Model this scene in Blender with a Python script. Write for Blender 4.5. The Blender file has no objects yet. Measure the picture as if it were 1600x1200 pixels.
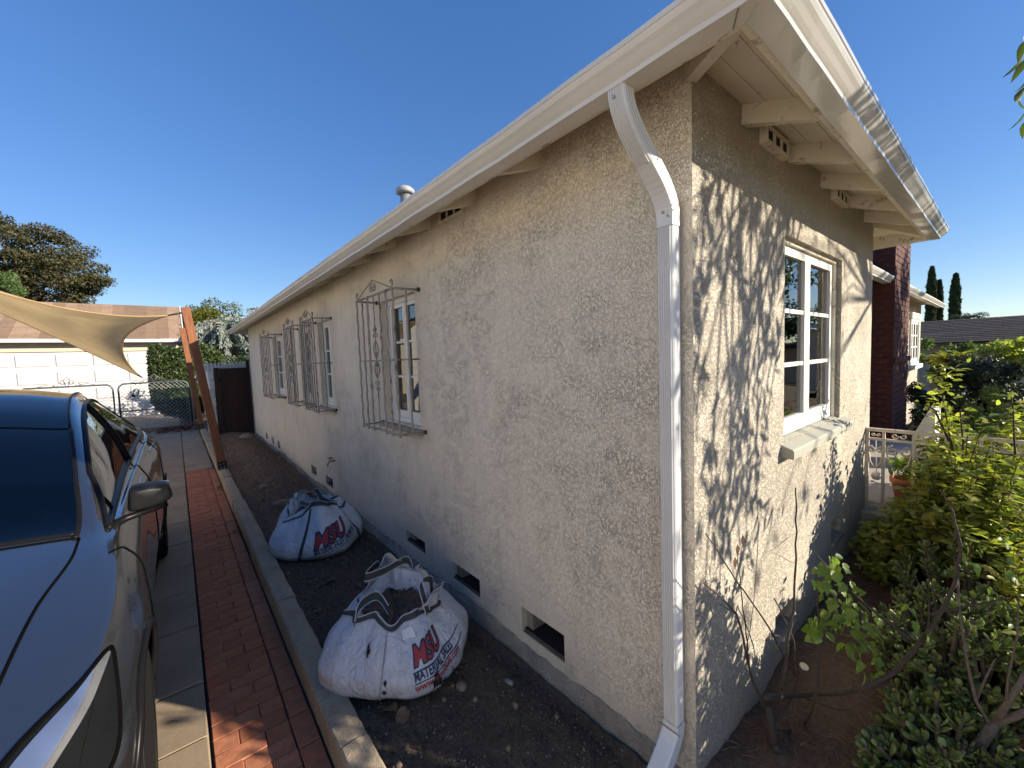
import bpy, bmesh, math, random
import numpy as np
from mathutils import Vector, Matrix

# ------------------------------------------------------------------ camera, sky, sun, exposure
SC = bpy.context.scene
COL = SC.collection
rnd = random.Random(11)
nr = np.random.default_rng(7)

CAM = Vector((-1.385, -0.696, 1.62))
YAW, PITCH, ROLL, FPX = 0.686594659, 0.065632274, -0.0359998307, 639.251642
cf = Vector((math.sin(YAW)*math.cos(PITCH), math.cos(YAW)*math.cos(PITCH), -math.sin(PITCH)))
cr0 = Vector((math.cos(YAW), -math.sin(YAW), 0)); cu0 = cr0.cross(cf)
cr = math.cos(ROLL)*cr0 + math.sin(ROLL)*cu0
cu = -math.sin(ROLL)*cr0 + math.cos(ROLL)*cu0
cam = bpy.data.cameras.new('camera'); camo = bpy.data.objects.new('camera', cam); COL.objects.link(camo)
M = Matrix((cr, cu, -cf)).transposed().to_4x4(); M.translation = CAM
camo.matrix_world = M
cam.sensor_fit = 'HORIZONTAL'; cam.sensor_width = 36.0
cam.lens = 36.0*FPX/1600.0
cam.clip_start = 0.02; cam.clip_end = 3000
SC.camera = camo

SUN = Vector((0.75, -1.0, 0.45)).normalized()          # from the scene towards the sun
SUN_EL = math.asin(SUN.z); SUN_ROT = math.atan2(SUN.x, SUN.y)
world = bpy.data.worlds.new('World'); SC.world = world; world.use_nodes = True
wn = world.node_tree; wn.nodes.clear()
sky = wn.nodes.new('ShaderNodeTexSky'); sky.sky_type = 'NISHITA'; sky.sun_disc = False
sky.sun_elevation = SUN_EL; sky.sun_rotation = SUN_ROT
sky.altitude = 100; sky.air_density = 1.0; sky.dust_density = 0.1; sky.ozone_density = 4.2
bg = wn.nodes.new('ShaderNodeBackground'); bg.inputs['Strength'].default_value = 0.102
wo = wn.nodes.new('ShaderNodeOutputWorld')
hs = wn.nodes.new('ShaderNodeHueSaturation'); hs.inputs['Saturation'].default_value = 1.08; hs.inputs['Hue'].default_value = 0.513
wn.links.new(sky.outputs[0], hs.inputs['Color']); gm = wn.nodes.new('ShaderNodeGamma'); gm.inputs['Gamma'].default_value = 0.65
hs2 = wn.nodes.new('ShaderNodeHueSaturation'); hs2.inputs['Saturation'].default_value = 1.27; hs2.inputs['Hue'].default_value = 0.504
wn.links.new(hs.outputs[0], gm.inputs['Color']); wn.links.new(gm.outputs[0], hs2.inputs['Color']); wn.links.new(hs2.outputs[0], bg.inputs['Color']); wn.links.new(bg.outputs[0], wo.inputs['Surface'])
sl = bpy.data.lights.new('sun', 'SUN'); sl.energy = 3.45; sl.angle = math.radians(0.53); sl.color = (1.0, 0.89, 0.72)
slo = bpy.data.objects.new('sun', sl); COL.objects.link(slo)
slo.rotation_euler = SUN.to_track_quat('Z', 'Y').to_euler(); slo.location = SUN*30
SC.view_settings.view_transform = 'Standard'; SC.view_settings.look = 'None'
SC.view_settings.gamma = 1.0; SC.view_settings.exposure = 1.55
SC.cycles.max_bounces = 8; SC.cycles.transparent_max_bounces = 24
SC.cycles.caustics_reflective = False; SC.cycles.caustics_refractive = False

# ------------------------------------------------------------------ helpers
def pix_ray(x, y):
    return (x-800)/FPX*cr - (y-600)/FPX*cu + cf
def at_y(x, y, Y):
    d = pix_ray(x, y); return CAM + d*((Y-CAM.y)/d.y)
def depth_px(p):
    v = Vector(p)-CAM; z = v.dot(cf)
    if z < 0.05: return None
    return (800+FPX*v.dot(cr)/z, 600-FPX*v.dot(cu)/z, z)

class MB:
    """collects shapes that become one mesh"""
    def __init__(s): s.v = []; s.f = []; s.sm = []
    def add(s, vs, fs, smooth=False):
        o = len(s.v); s.v += [tuple(p) for p in vs]
        s.f += [tuple(i+o for i in f) for f in fs]; s.sm += [smooth]*len(fs); return s
    def box(s, x0, x1, y0, y1, z0, z1, rot=None, piv=None):
        vs = [Vector(p) for p in ((x0,y0,z0),(x1,y0,z0),(x1,y1,z0),(x0,y1,z0),(x0,y0,z1),(x1,y0,z1),(x1,y1,z1),(x0,y1,z1))]
        if rot is not None:
            c = Vector(piv) if piv is not None else Vector(((x0+x1)/2,(y0+y1)/2,(z0+z1)/2))
            vs = [rot @ (p-c)+c for p in vs]
        return s.add(vs, [(0,3,2,1),(4,5,6,7),(0,1,5,4),(1,2,6,5),(2,3,7,6),(3,0,4,7)])
    def bevbox(s, x0, x1, y0, y1, z0, z1, b=0.005, jit=0.0):
        """box with chamfered upper edges"""
        def j(): return rnd.uniform(-jit, jit)
        vs = [(x0,y0,z0),(x1,y0,z0),(x1,y1,z0),(x0,y1,z0),
              (x0+j(),y0+j(),z1-b),(x1+j(),y0+j(),z1-b),(x1+j(),y1+j(),z1-b),(x0+j(),y1+j(),z1-b),
              (x0+b,y0+b,z1+j()),(x1-b,y0+b,z1+j()),(x1-b,y1-b,z1+j()),(x0+b,y1-b,z1+j())]
        fs = [(0,3,2,1),(8,9,10,11)]
        for i in range(4):
            k = (i+1) % 4
            fs += [(i,k,4+k,4+i),(4+i,4+k,8+k,8+i)]
        return s.add(vs, fs)
    def prism(s, prof, path0, path1, ax):
        """profile of (a,b) points swept straight; ax maps (a,b,t) to a point"""
        n = len(prof)
        vs = [ax(a,b,path0) for a,b in prof]+[ax(a,b,path1) for a,b in prof]
        fs = [(i,(i+1)%n,n+(i+1)%n,n+i) for i in range(n)]+[tuple(range(n))[::-1], tuple(range(n,2*n))]
        return s.add(vs, fs)
    def tube(s, pts, r, n=6, caps=True, smooth=True):
        pts = [Vector(p) for p in pts]
        m = len(pts); rs = r if isinstance(r, (list, tuple)) else [r]*m
        up = None; vs = []
        for i, p in enumerate(pts):
            d = (pts[min(i+1,m-1)]-pts[max(i-1,0)])
            if d.length < 1e-9: d = Vector((0,0,1))
            d.normalize()
            if up is None:
                up = Vector((0,0,1)) if abs(d.z) < 0.9 else Vector((1,0,0))
            a = d.cross(up)
            if a.length < 1e-6: a = d.orthogonal()
            a.normalize(); b = a.cross(d); up = b
            for k in range(n):
                t = 2*math.pi*k/n
                vs.append(p + rs[i]*(math.cos(t)*a+math.sin(t)*b))
        fs = [(i*n+k, i*n+(k+1)%n, (i+1)*n+(k+1)%n, (i+1)*n+k) for i in range(m-1) for k in range(n)]
        if caps: fs += [tuple(range(n))[::-1], tuple(range((m-1)*n, m*n))]
        return s.add(vs, fs, smooth)
    def lathe(s, prof, c, n=24, smooth=True, axis='z'):
        vs = []; c = Vector(c)
        for r, h in prof:
            for k in range(n):
                t = 2*math.pi*k/n
                q = (r*math.cos(t), r*math.sin(t), h)
                if axis == 'x': q = (h, r*math.cos(t), r*math.sin(t))
                if axis == 'y': q = (r*math.cos(t), h, r*math.sin(t))
                vs.append(c+Vector(q))
        m = len(prof)
        fs = [(i*n+k, i*n+(k+1)%n, (i+1)*n+(k+1)%n, (i+1)*n+k) for i in range(m-1) for k in range(n)]
        fs += [tuple(range(n))[::-1], tuple(range((m-1)*n, m*n))]
        return s.add(vs, fs, smooth)
    def grid(s, P, smooth=True, closed=False):
        """P[i][j] points"""
        m, n = len(P), len(P[0])
        vs = [p for row in P for p in row]
        fs = []
        for i in range(m-1):
            for j in range(n if closed else n-1):
                k = (j+1) % n
                fs.append((i*n+j, i*n+k, (i+1)*n+k, (i+1)*n+j))
        return s.add(vs, fs, smooth)
    def mesh(s, name, recalc=True):
        me = bpy.data.meshes.new(name); me.from_pydata(s.v, [], s.f)
        me.polygons.foreach_set('use_smooth', s.sm)
        if recalc:
            bm = bmesh.new(); bm.from_mesh(me); bmesh.ops.recalc_face_normals(bm, faces=bm.faces); bm.to_mesh(me); bm.free()
        me.update(); return me
    def build(s, name, mat, parent=None, kind=None, recalc=True):
        return link(name, s.mesh(name, recalc), mat, parent, kind)

def link(name, me, mat, parent=None, kind=None):
    o = bpy.data.objects.new(name, me); COL.objects.link(o)
    if mat is not None and not me.materials: me.materials.append(mat)
    if parent is not None:
        o.parent = parent
        o.matrix_parent_inverse = Matrix.Translation(-parent_loc(parent))
    if kind: o['kind'] = kind
    return o
def parent_loc(o):
    return o.location.copy() if o.type == 'EMPTY' and o.parent is None else Vector((0,0,0))
def thing(name, label, cat, loc=(0,0,0), group=None):
    o = bpy.data.objects.new(name, None); COL.objects.link(o); o.location = loc; o.empty_display_size = 0.1
    o['label'] = label; o['category'] = cat
    if group: o['group'] = group
    return o
def tag(o, label, cat, group=None):
    o['label'] = label; o['category'] = cat
    if group: o['group'] = group
    return o
def struct(name, mb, mat, label=None):
    o = mb.build(name, mat); o['kind'] = 'structure'
    if label: o['label'] = label
    return o
def fast_mesh(name, V, F, smooth=False):
    """V (n,3) array, F (m,k) array of equal polygons"""
    V = np.asarray(V, dtype=np.float32); F = np.asarray(F, dtype=np.int32)
    me = bpy.data.meshes.new(name)
    me.vertices.add(len(V)); me.vertices.foreach_set('co', V.ravel())
    k = F.shape[1]
    me.loops.add(F.size); me.loops.foreach_set('vertex_index', F.ravel())
    me.polygons.add(len(F)); me.polygons.foreach_set('loop_start', np.arange(0, F.size, k, dtype=np.int32))
    me.polygons.foreach_set('loop_total', np.full(len(F), k, dtype=np.int32))
    if smooth: me.polygons.foreach_set('use_smooth', np.ones(len(F), dtype=bool))
    me.update(calc_edges=True); me.validate(); return me

# ------------------------------------------------------------------ materials
MATS = {}
class NT:
    def __init__(s, name):
        s.m = bpy.data.materials.new(name); s.m.use_nodes = True; s.t = s.m.node_tree
        s.b = s.t.nodes['Principled BSDF']; s.out = s.t.nodes['Material Output']
        s.co = s.n('ShaderNodeTexCoord'); MATS[name] = s.m
    def n(s, typ, **kw):
        nd = s.t.nodes.new(typ)
        for k, v in kw.items(): setattr(nd, k, v)
        return nd
    def l(s, a, b): s.t.links.new(a, b)
    def noise(s, scale, detail=4, rough=0.55, dist=0.0, vec=None, stretch=None):
        nd = s.n('ShaderNodeTexNoise'); nd.inputs['Scale'].default_value = scale; nd.inputs['Detail'].default_value = detail
        nd.inputs['Roughness'].default_value = rough; nd.inputs['Distortion'].default_value = dist
        s.l(s.vec(stretch, vec), nd.inputs['Vector']); return nd.outputs['Fac']
    def vec(s, stretch=None, vec=None):
        v = vec if vec is not None else s.co.outputs['Object']
        if stretch:
            mp = s.n('ShaderNodeMapping'); mp.inputs['Scale'].default_value = stretch; s.l(v, mp.inputs['Vector']); v = mp.outputs[0]
        return v
    def voro(s, scale, feature='F1', stretch=None, rand=1.0):
        nd = s.n('ShaderNodeTexVoronoi', feature=feature); nd.inputs['Scale'].default_value = scale
        nd.inputs['Randomness'].default_value = rand
        s.l(s.vec(stretch), nd.inputs['Vector']); return nd
    def ramp(s, fac, stops):
        nd = s.n('ShaderNodeValToRGB'); e = nd.color_ramp.elements
        while len(e) < len(stops): e.new(0.5)
        for el, (p, c) in zip(e, stops):
            el.position = p; el.color = (*c, 1) if len(c) == 3 else c
        s.l(fac, nd.inputs['Fac']); return nd.outputs['Color']
    def mix(s, fac, a, b, typ='MIX'):
        nd = s.n('ShaderNodeMixRGB', blend_type=typ)
        for inp, v in ((nd.inputs['Fac'], fac), (nd.inputs['Color1'], a), (nd.inputs['Color2'], b)):
            if hasattr(v, 'is_linked') or hasattr(v, 'links'): s.l(v, inp)
            elif isinstance(v, (int, float)): inp.default_value = v
            else: inp.default_value = (*v, 1)
        return nd.outputs['Color']
    def math(s, op, a, b=0.0, c=None):
        nd = s.n('ShaderNodeMath', operation=op)
        for inp, v in zip(nd.inputs, (a, b, c)):
            if v is None: continue
            if isinstance(v, (int, float)): inp.default_value = v
            else: s.l(v, inp)
        return nd.outputs[0]
    def set(s, col=None, rough=None, metal=None, spec=None, **kw):
        for key, v in (('Base Color', col), ('Roughness', rough), ('Metallic', metal), ('Specular IOR Level', spec)):
            if v is None: continue
            if hasattr(v, 'links'): s.l(v, s.b.inputs[key])
            elif key == 'Base Color': s.b.inputs[key].default_value = (*v, 1)
            else: s.b.inputs[key].default_value = v
        for k, v in kw.items(): s.b.inputs[k.replace('_', ' ')].default_value = v
        return s
    def bump(s, h, strength=0.5, dist=0.01, prev=None):
        nd = s.n('ShaderNodeBump'); nd.inputs['Strength'].default_value = strength; nd.inputs['Distance'].default_value = dist
        s.l(h, nd.inputs['Height'])
        if prev is not None: s.l(prev, nd.inputs['Normal'])
        s.l(nd.outputs[0], s.b.inputs['Normal']); return nd.outputs[0]
    def island(s):
        g = s.n('ShaderNodeNewGeometry'); return g.outputs['Random Per Island']
    def objrand(s):
        g = s.n('ShaderNodeObjectInfo'); return g.outputs['Random']

def simple(name, col, rough=0.6, metal=0.0, var=0.12, scale=12.0, bump=0.0, bscale=80.0, spec=0.5, dirt=None):
    t = NT(name)
    n1 = t.noise(scale, 5, 0.6)
    lo = tuple(c*(1-var) for c in col); hi = tuple(min(1, c*(1+var)) for c in col)
    c = t.ramp(n1, [(0.3, lo), (0.7, hi)])
    if dirt:
        n2 = t.noise(scale*0.35, 6, 0.7)
        c = t.mix(t.math('MULTIPLY', t.ramp(n2, [(0.5, (0,0,0)), (0.75, (1,1,1))]), dirt[1]), c, dirt[0])
    t.set(c, rough, metal, spec)
    if bump: t.bump(t.noise(bscale, 5, 0.65), bump, 0.004)
    return t.m

def make_stucco(name, dash):
    """flattened trowel plateaus over a coarse ground, the ground showing as a net of ragged pits"""
    t = NT(name)
    big = t.noise(1.7, 4, 0.55)
    worm = t.noise(46 if not dash else 62, 8, 0.74, 0.35)
    fine = t.noise(150, 4, 0.65)
    # ragged lines where the worm noise crosses its middle value
    line = t.math('ABSOLUTE', t.math('SUBTRACT', worm, 0.5))
    wid = t.math('MULTIPLY_ADD', t.math('SUBTRACT', big, 0.5), -0.10 if not dash else -0.15, 0.011 if not dash else 0.05)
    net = t.n('ShaderNodeMapRange', interpolation_type='SMOOTHSTEP')
    t.l(line, net.inputs['Value']); net.inputs['From Min'].default_value = 0.0; t.l(t.math('MAXIMUM', wid, 0.004), net.inputs['From Max'])
    plate = net.outputs['Result']
    # the net breaks up from trowel pass to trowel pass; elsewhere a finer net shows through
    zone = t.ramp(t.noise(4.5, 5, 0.65, 0.8, stretch=(1, 1, 1.6)), [(0.40, (0,0,0)), (0.60, (1,1,1))])
    net2 = t.n('ShaderNodeMapRange', interpolation_type='SMOOTHSTEP')
    t.l(t.math('ABSOLUTE', t.math('SUBTRACT', t.noise(95, 6, 0.72, 0.3), 0.5)), net2.inputs['Value']); net2.inputs['From Max'].default_value = 0.016 if not dash else 0.05
    if not dash: plate = t.math('MINIMUM', t.math('ADD', plate, t.math('MULTIPLY', zone, 0.75)), t.math('MULTIPLY_ADD', net2.outputs['Result'], 0.42, 0.58))
    h = t.math('ADD', t.math('MULTIPLY', plate, 0.75), t.math('MULTIPLY', fine, 0.22 if not dash else 0.55))
    h = t.math('ADD', h, t.math('MULTIPLY', worm, 0.12 if not dash else 0.7))
    h = t.math('ADD', h, t.math('MULTIPLY', t.noise(5, 4, 0.5), 1.2))
    base = t.ramp(t.noise(1.3, 5, 0.6), [(0.3, (0.77, 0.695, 0.575)), (0.7, (0.84, 0.765, 0.64))])
    base = t.mix(t.math('MULTIPLY', t.ramp(fine, [(0.35, (1,1,1)), (0.6, (0,0,0))]), 0.22), base, (0.58, 0.51, 0.40))
    c = t.mix(t.math('MULTIPLY_ADD', t.math('MINIMUM', plate, 1.0), 0.30 if not dash else 0.36, 0.70 if not dash else 0.64), (0.22, 0.18, 0.135), base)  # net lines darkened in colour, standing in for shade in the recesses
    pit = t.ramp(t.noise(85, 3, 0.6), [(0.30, (1,1,1)), (0.40, (0,0,0))])
    c = t.mix(t.math('MULTIPLY', pit, 0.24 if not dash else 0.5), c, (0.25, 0.20, 0.15)); h = t.math('SUBTRACT', h, t.math('MULTIPLY', pit, 0.35))  # pits darkened in colour too, like the shade a raking sun leaves
    sep = t.n('ShaderNodeSeparateXYZ'); t.l(t.co.outputs['Object'], sep.inputs[0])
    foot = t.ramp(t.math('ADD', sep.outputs['Z'], t.math('MULTIPLY', t.noise(6, 5, 0.7), 0.5)), [(0.22, (1,1,1)), (0.75, (0,0,0))])
    c = t.mix(t.math('MULTIPLY', foot, 0.5), c, (0.48, 0.45, 0.40))
    st = t.noise(5, 4, 0.6, stretch=(4, 4, 0.35))
    c = t.mix(t.math('MULTIPLY', t.ramp(st, [(0.50, (0,0,0)), (0.72, (1,1,1))]), 0.22), c, (0.42, 0.36, 0.28))
    t.set(c, 0.92, spec=0.25)
    t.bump(h, 0.9, 0.005 if not dash else 0.013)
    return t.m
make_stucco('stucco_skip', False); make_stucco('stucco_dash', True)

def paint(name, col, chip=0.0, rough=0.55, wood=(0.30, 0.25, 0.20)):
    t = NT(name)
    c = t.ramp(t.noise(7, 4, 0.6), [(0.3, tuple(x*0.9 for x in col)), (0.7, col)])
    if chip:
        g = t.noise(14, 7, 0.72, stretch=(1, 1, 1))
        c = t.mix(t.ramp(g, [(0.66-chip*0.12, (0,0,0)), (0.70-chip*0.10, (1,1,1))]), c, wood)
    t.set(c, rough, spec=0.4); t.bump(t.noise(60, 5, 0.6), 0.25, 0.003); return t.m
paint('eave_paint', (0.70, 0.64, 0.52), 0.75, 0.6, (0.36, 0.30, 0.22))
paint('soffit_paint', (0.72, 0.66, 0.53), 0.12)
paint('sash_white', (0.78, 0.77, 0.73), 0.0, 0.45)
paint('sill_green', (0.34, 0.34, 0.29), 0.55, 0.75, (0.16, 0.15, 0.11))
paint('rail_cream', (0.62, 0.55, 0.45), 0.5, 0.55, (0.22, 0.10, 0.06))
paint('grille_paint', (0.33, 0.30, 0.26), 0.9, 0.6, (0.12, 0.07, 0.05))
paint('garage_white', (0.60, 0.595, 0.585), 0.0, 0.6)
paint('garage_cream', (0.52, 0.45, 0.35), 0.0, 0.7)
paint('neighbour_bounce_white', (0.86, 0.83, 0.77), 0.0, 0.8)  # pale wall colour chosen to bounce sunlight onto the shaded side wall
paint('wall_white', (0.66, 0.65, 0.62), 0.2, 0.8)
simple('gutter_metal', (0.62, 0.60, 0.55), 0.30, 0.0, 0.05, 3, 0.06, 9, 0.5)
simple('gutter_dented', (0.60, 0.59, 0.55), 0.16, 0.25, 0.05, 3, 0.35, 7, 0.5)
simple('gutter_seam', (0.20, 0.19, 0.17), 0.6)
simple('spout_metal', (0.66, 0.67, 0.67), 0.33, 0.0, 0.05, 3, 0.05, 14)
simple('dark_void', (0.012, 0.011, 0.010), 0.95)
simple('black_metal', (0.02, 0.02, 0.02), 0.45, 0.3)
simple('screw_metal', (0.5, 0.5, 0.48), 0.35, 0.9)
simple('galvanised', (0.42, 0.43, 0.44), 0.45, 0.7, 0.2, 20)
simple('gate_iron', (0.10, 0.11, 0.12), 0.5, 0.5, 0.3, 40)
simple('vent_wire', (0.22, 0.22, 0.2), 0.6, 0.4)
simple('curtain', (0.62, 0.55, 0.45), 0.9, 0, 0.15, 25)
simple('room_wall', (0.55, 0.45, 0.32), 0.9)
simple('room_floor', (0.16, 0.08, 0.04), 0.5)
simple('wood_furniture', (0.12, 0.06, 0.03), 0.5)
simple('terracotta', (0.42, 0.16, 0.08), 0.85, 0, 0.2)
simple('brass', (0.45, 0.32, 0.12), 0.35, 0.9)
simple('dry_leaf', (0.15, 0.085, 0.045), 0.85, 0, 0.35, 30)
simple('root_bark', (0.14, 0.11, 0.085), 0.9, 0, 0.3, 40, 0.8, 90)
simple('twig_bark', (0.055, 0.042, 0.034), 0.85, 0, 0.3, 60, 0.6, 120)
simple('tree_bark', (0.10, 0.08, 0.06), 0.95, 0, 0.35, 12, 1.0, 30)
simple('conduit_grey', (0.33, 0.34, 0.35), 0.6)
simple('rope', (0.10, 0.09, 0.08), 0.8)

def glass(name, tint=(0.9, 0.93, 0.92), refl=1.0):
    t = NT(name); t.t.nodes.remove(t.b)
    tr = t.n('ShaderNodeBsdfTransparent'); tr.inputs[0].default_value = (*tint, 1)
    gl = t.n('ShaderNodeBsdfGlossy'); gl.inputs['Roughness'].default_value = 0.015
    fr = t.n('ShaderNodeFresnel'); fr.inputs['IOR'].default_value = 1.52
    mx = t.n('ShaderNodeMixShader')
    bn = t.n('ShaderNodeBump'); bn.inputs['Strength'].default_value = 0.03; bn.inputs['Distance'].default_value = 0.01
    t.l(t.noise(3.0, 2, 0.5), bn.inputs['Height']); t.l(bn.outputs[0], gl.inputs['Normal']); t.l(bn.outputs[0], fr.inputs['Normal'])
    t.l(t.math('MINIMUM', t.math('MULTIPLY', fr.outputs[0], refl), 1.0), mx.inputs[0]); t.l(tr.outputs[0], mx.inputs[1]); t.l(gl.outputs[0], mx.inputs[2])
    t.l(mx.outputs[0], t.out.inputs['Surface']); return t.m
glass('window_glass', (0.80, 0.83, 0.81), 1.9)
glass('car_glass', (0.16, 0.18, 0.20), 1.5)

def concrete(name, a, b, bump=0.5, speck=0.5, rough=0.9):
    t = NT(name)
    c = t.ramp(t.noise(2.5, 6, 0.65), [(0.3, a), (0.7, b)])
    sp = t.ramp(t.noise(160, 3, 0.6), [(0.36, (1,1,1)), (0.46, (0,0,0))])
    c = t.mix(t.math('MULTIPLY', sp, speck), c, tuple(x*0.4 for x in a))
    stn = t.ramp(t.noise(5.5, 6, 0.75), [(0.5, (0,0,0)), (0.72, (1,1,1))])
    c = t.mix(t.math('MULTIPLY', stn, 0.45), c, tuple(x*0.5 for x in a))
    t.set(c, rough, spec=0.3)
    h = t.math('ADD', t.math('MULTIPLY', t.noise(22, 6, 0.7), 0.7), t.math('MULTIPLY', t.noise(190, 3, 0.6), 0.4))
    t.bump(h, bump, 0.006); return t.m
concrete('slab_concrete', (0.28, 0.215, 0.145), (0.38, 0.295, 0.205), 0.35, 0.25)
concrete('curb_concrete', (0.31, 0.245, 0.17), (0.44, 0.355, 0.255), 0.9, 0.6)
concrete('foundation', (0.19, 0.17, 0.14), (0.33, 0.30, 0.25), 0.9, 0.7)
concrete('porch_concrete', (0.36, 0.33, 0.28), (0.48, 0.45, 0.39), 0.4, 0.3)
concrete('block_face', (0.50, 0.47, 0.43), (0.62, 0.59, 0.55), 0.4, 0.2)
concrete('asphalt', (0.045, 0.045, 0.047), (0.065, 0.064, 0.063), 0.6, 0.5)

def brick_mat(name, cols, rough=0.85, bump=0.6):
    t = NT(name)
    r = t.objrand(); c = t.ramp(r, [(i/(len(cols)-1), k) for i, k in enumerate(cols)])
    c = t.mix(t.math('MULTIPLY', t.ramp(t.noise(16, 6, 0.7), [(0.42, (0,0,0)), (0.7, (1,1,1))]), 0.5), c, tuple(x*0.45 for x in cols[0]))
    c = t.mix(t.math('MULTIPLY', t.ramp(t.noise(5, 5, 0.7), [(0.55, (0,0,0)), (0.75, (1,1,1))]), 0.4), c, (0.27, 0.20, 0.16))
    t.set(c, rough, spec=0.35); t.bump(t.noise(70, 6, 0.7), bump, 0.004); return t.m
brick_mat('path_brick', [(0.40, 0.135, 0.062), (0.48, 0.17, 0.082), (0.44, 0.15, 0.07), (0.51, 0.20, 0.105)])
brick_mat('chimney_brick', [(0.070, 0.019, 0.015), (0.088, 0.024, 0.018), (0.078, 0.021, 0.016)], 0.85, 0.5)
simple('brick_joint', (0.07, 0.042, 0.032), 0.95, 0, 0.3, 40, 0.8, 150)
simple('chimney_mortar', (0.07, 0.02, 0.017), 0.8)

def soil(name, a, b, big=0.8):
    t = NT(name)
    c = t.ramp(t.noise(40, 7, 0.75), [(0.3, a), (0.72, b)])
    g = t.voro(150); sp = t.ramp(g.outputs['Distance'], [(0.10, (1,1,1)), (0.26, (0,0,0))])
    c = t.mix(t.math('MULTIPLY', sp, t.math('MULTIPLY', t.ramp(t.noise(90, 2, 0.5), [(0.55, (0,0,0)), (0.7, (1,1,1))]), 0.55)), c, tuple(min(1, x*2.6) for x in b))
    t.set(c, 0.97, spec=0.2)
    h = t.math('ADD', t.math('MULTIPLY', t.noise(34, 8, 0.78), 1.0), t.math('MULTIPLY', t.noise(170, 4, 0.7), 0.5))
    t.bump(h, big, 0.02); return t.m
soil('soil_dark', (0.080, 0.060, 0.044), (0.19, 0.145, 0.105), 1.0)
soil('soil_brown', (0.13, 0.088, 0.060), (0.28, 0.19, 0.13), 1.0)
soil('yard_ground', (0.09, 0.075, 0.05), (0.17, 0.14, 0.09), 0.8)

def timber(name, a, b, axis='z'):
    t = NT(name)
    s = {'z': (9, 9, 0.6), 'y': (9, 0.6, 9), 'x': (0.6, 9, 9)}[axis]
    n1 = t.noise(6, 6, 0.65, 0.8, stretch=s)
    c = t.ramp(n1, [(0.3, a), (0.65, b)])
    t.set(c, 0.75, spec=0.3); t.bump(n1, 0.35, 0.004); return t.m
timber('redwood', (0.15, 0.055, 0.026), (0.27, 0.108, 0.05))
timber('gate_wood', (0.018, 0.010, 0.009), (0.036, 0.020, 0.016))
timber('fence_white', (0.50, 0.49, 0.47), (0.62, 0.61, 0.59))

def shingle(name, cols):
    t = NT(name)
    c = t.ramp(t.objrand(), [(i/(len(cols)-1), k) for i, k in enumerate(cols)])
    br = t.n('ShaderNodeTexBrick'); br.inputs['Scale'].default_value = 1.0
    br.inputs['Color1'].default_value = (0.7, 0.7, 0.7, 1); br.inputs['Color2'].default_value = (1.15, 1.15, 1.15, 1); br.inputs['Mortar'].default_value = (0.7, 0.7, 0.7, 1)
    br.inputs['Mortar Size'].default_value = 0.006; br.inputs['Brick Width'].default_value = 0.33; br.inputs['Row Height'].default_value = 30
    t.l(t.co.outputs['Object'], br.inputs['Vector'])
    c = t.mix(1.0, c, br.outputs['Color'], 'MULTIPLY')
    c = t.mix(t.math('MULTIPLY', t.ramp(t.noise(3, 6, 0.7), [(0.4, (0,0,0)), (0.7, (1,1,1))]), 0.35), c, tuple(x*0.6 for x in cols[0]))
    t.set(c, 0.95, spec=0.2); t.bump(t.noise(120, 4, 0.7), 0.6, 0.006); return t.m
shingle('shingle_tan', [(0.25, 0.175, 0.125), (0.30, 0.21, 0.15), (0.275, 0.188, 0.135)])
shingle('shingle_dark', [(0.040, 0.034, 0.034), (0.065, 0.055, 0.055), (0.052, 0.043, 0.043)])
shingle('shingle_grey', [(0.13, 0.12, 0.11), (0.17, 0.15, 0.14)])

def leafmat(name, cols, rough=0.5, trans=0.35, spec=0.45):
    t = NT(name)
    c = t.ramp(t.island(), [(i/(len(cols)-1), k) for i, k in enumerate(cols)])
    oc = t.ramp(t.objrand(), [(0.0, (0.8, 0.8, 0.8)), (1.0, (1.2, 1.2, 1.2))])
    c = t.mix(1.0, c, oc, 'MULTIPLY')
    t.set(c, rough, spec=spec)
    tl = t.n('ShaderNodeBsdfTranslucent'); t.l(t.mix(1.0, c, (1.3, 1.5, 0.6), 'MULTIPLY'), tl.inputs[0])
    mx = t.n('ShaderNodeMixShader'); mx.inputs[0].default_value = trans
    t.l(t.b.outputs[0], mx.inputs[1]); t.l(tl.outputs[0], mx.inputs[2]); t.l(mx.outputs[0], t.out.inputs['Surface']); return t.m
leafmat('leaf_jade', [(0.10, 0.15, 0.05), (0.15, 0.21, 0.065), (0.20, 0.255, 0.075), (0.30, 0.30, 0.08)], 0.28, 0.22, 0.6)
leafmat('leaf_broad', [(0.09, 0.15, 0.03), (0.14, 0.21, 0.045), (0.19, 0.26, 0.055)], 0.5, 0.40)
leafmat('leaf_small', [(0.13, 0.17, 0.035), (0.23, 0.27, 0.055), (0.33, 0.34, 0.085), (0.40, 0.33, 0.10)], 0.4, 0.5)
leafmat('leaf_tree', [(0.05, 0.085, 0.025), (0.08, 0.12, 0.03), (0.16, 0.16, 0.03)], 0.45, 0.35)
leafmat('leaf_hedge', [(0.022, 0.042, 0.012), (0.038, 0.065, 0.016), (0.08, 0.10, 0.02)], 0.5, 0.25)
leafmat('leaf_dark', [(0.013, 0.024, 0.011), (0.021, 0.036, 0.014), (0.033, 0.05, 0.02)], 0.45, 0.2)
leafmat('leaf_brown', [(0.05, 0.05, 0.02), (0.09, 0.075, 0.03), (0.07, 0.09, 0.03), (0.13, 0.085, 0.035)], 0.6, 0.3)
leafmat('leaf_yellow', [(0.12, 0.13, 0.02), (0.17, 0.17, 0.025), (0.07, 0.09, 0.02)], 0.5, 0.4)
leafmat('leaf_blue', [(0.17, 0.20, 0.19), (0.26, 0.30, 0.28), (0.34, 0.38, 0.34)], 0.6, 0.2)
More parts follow.
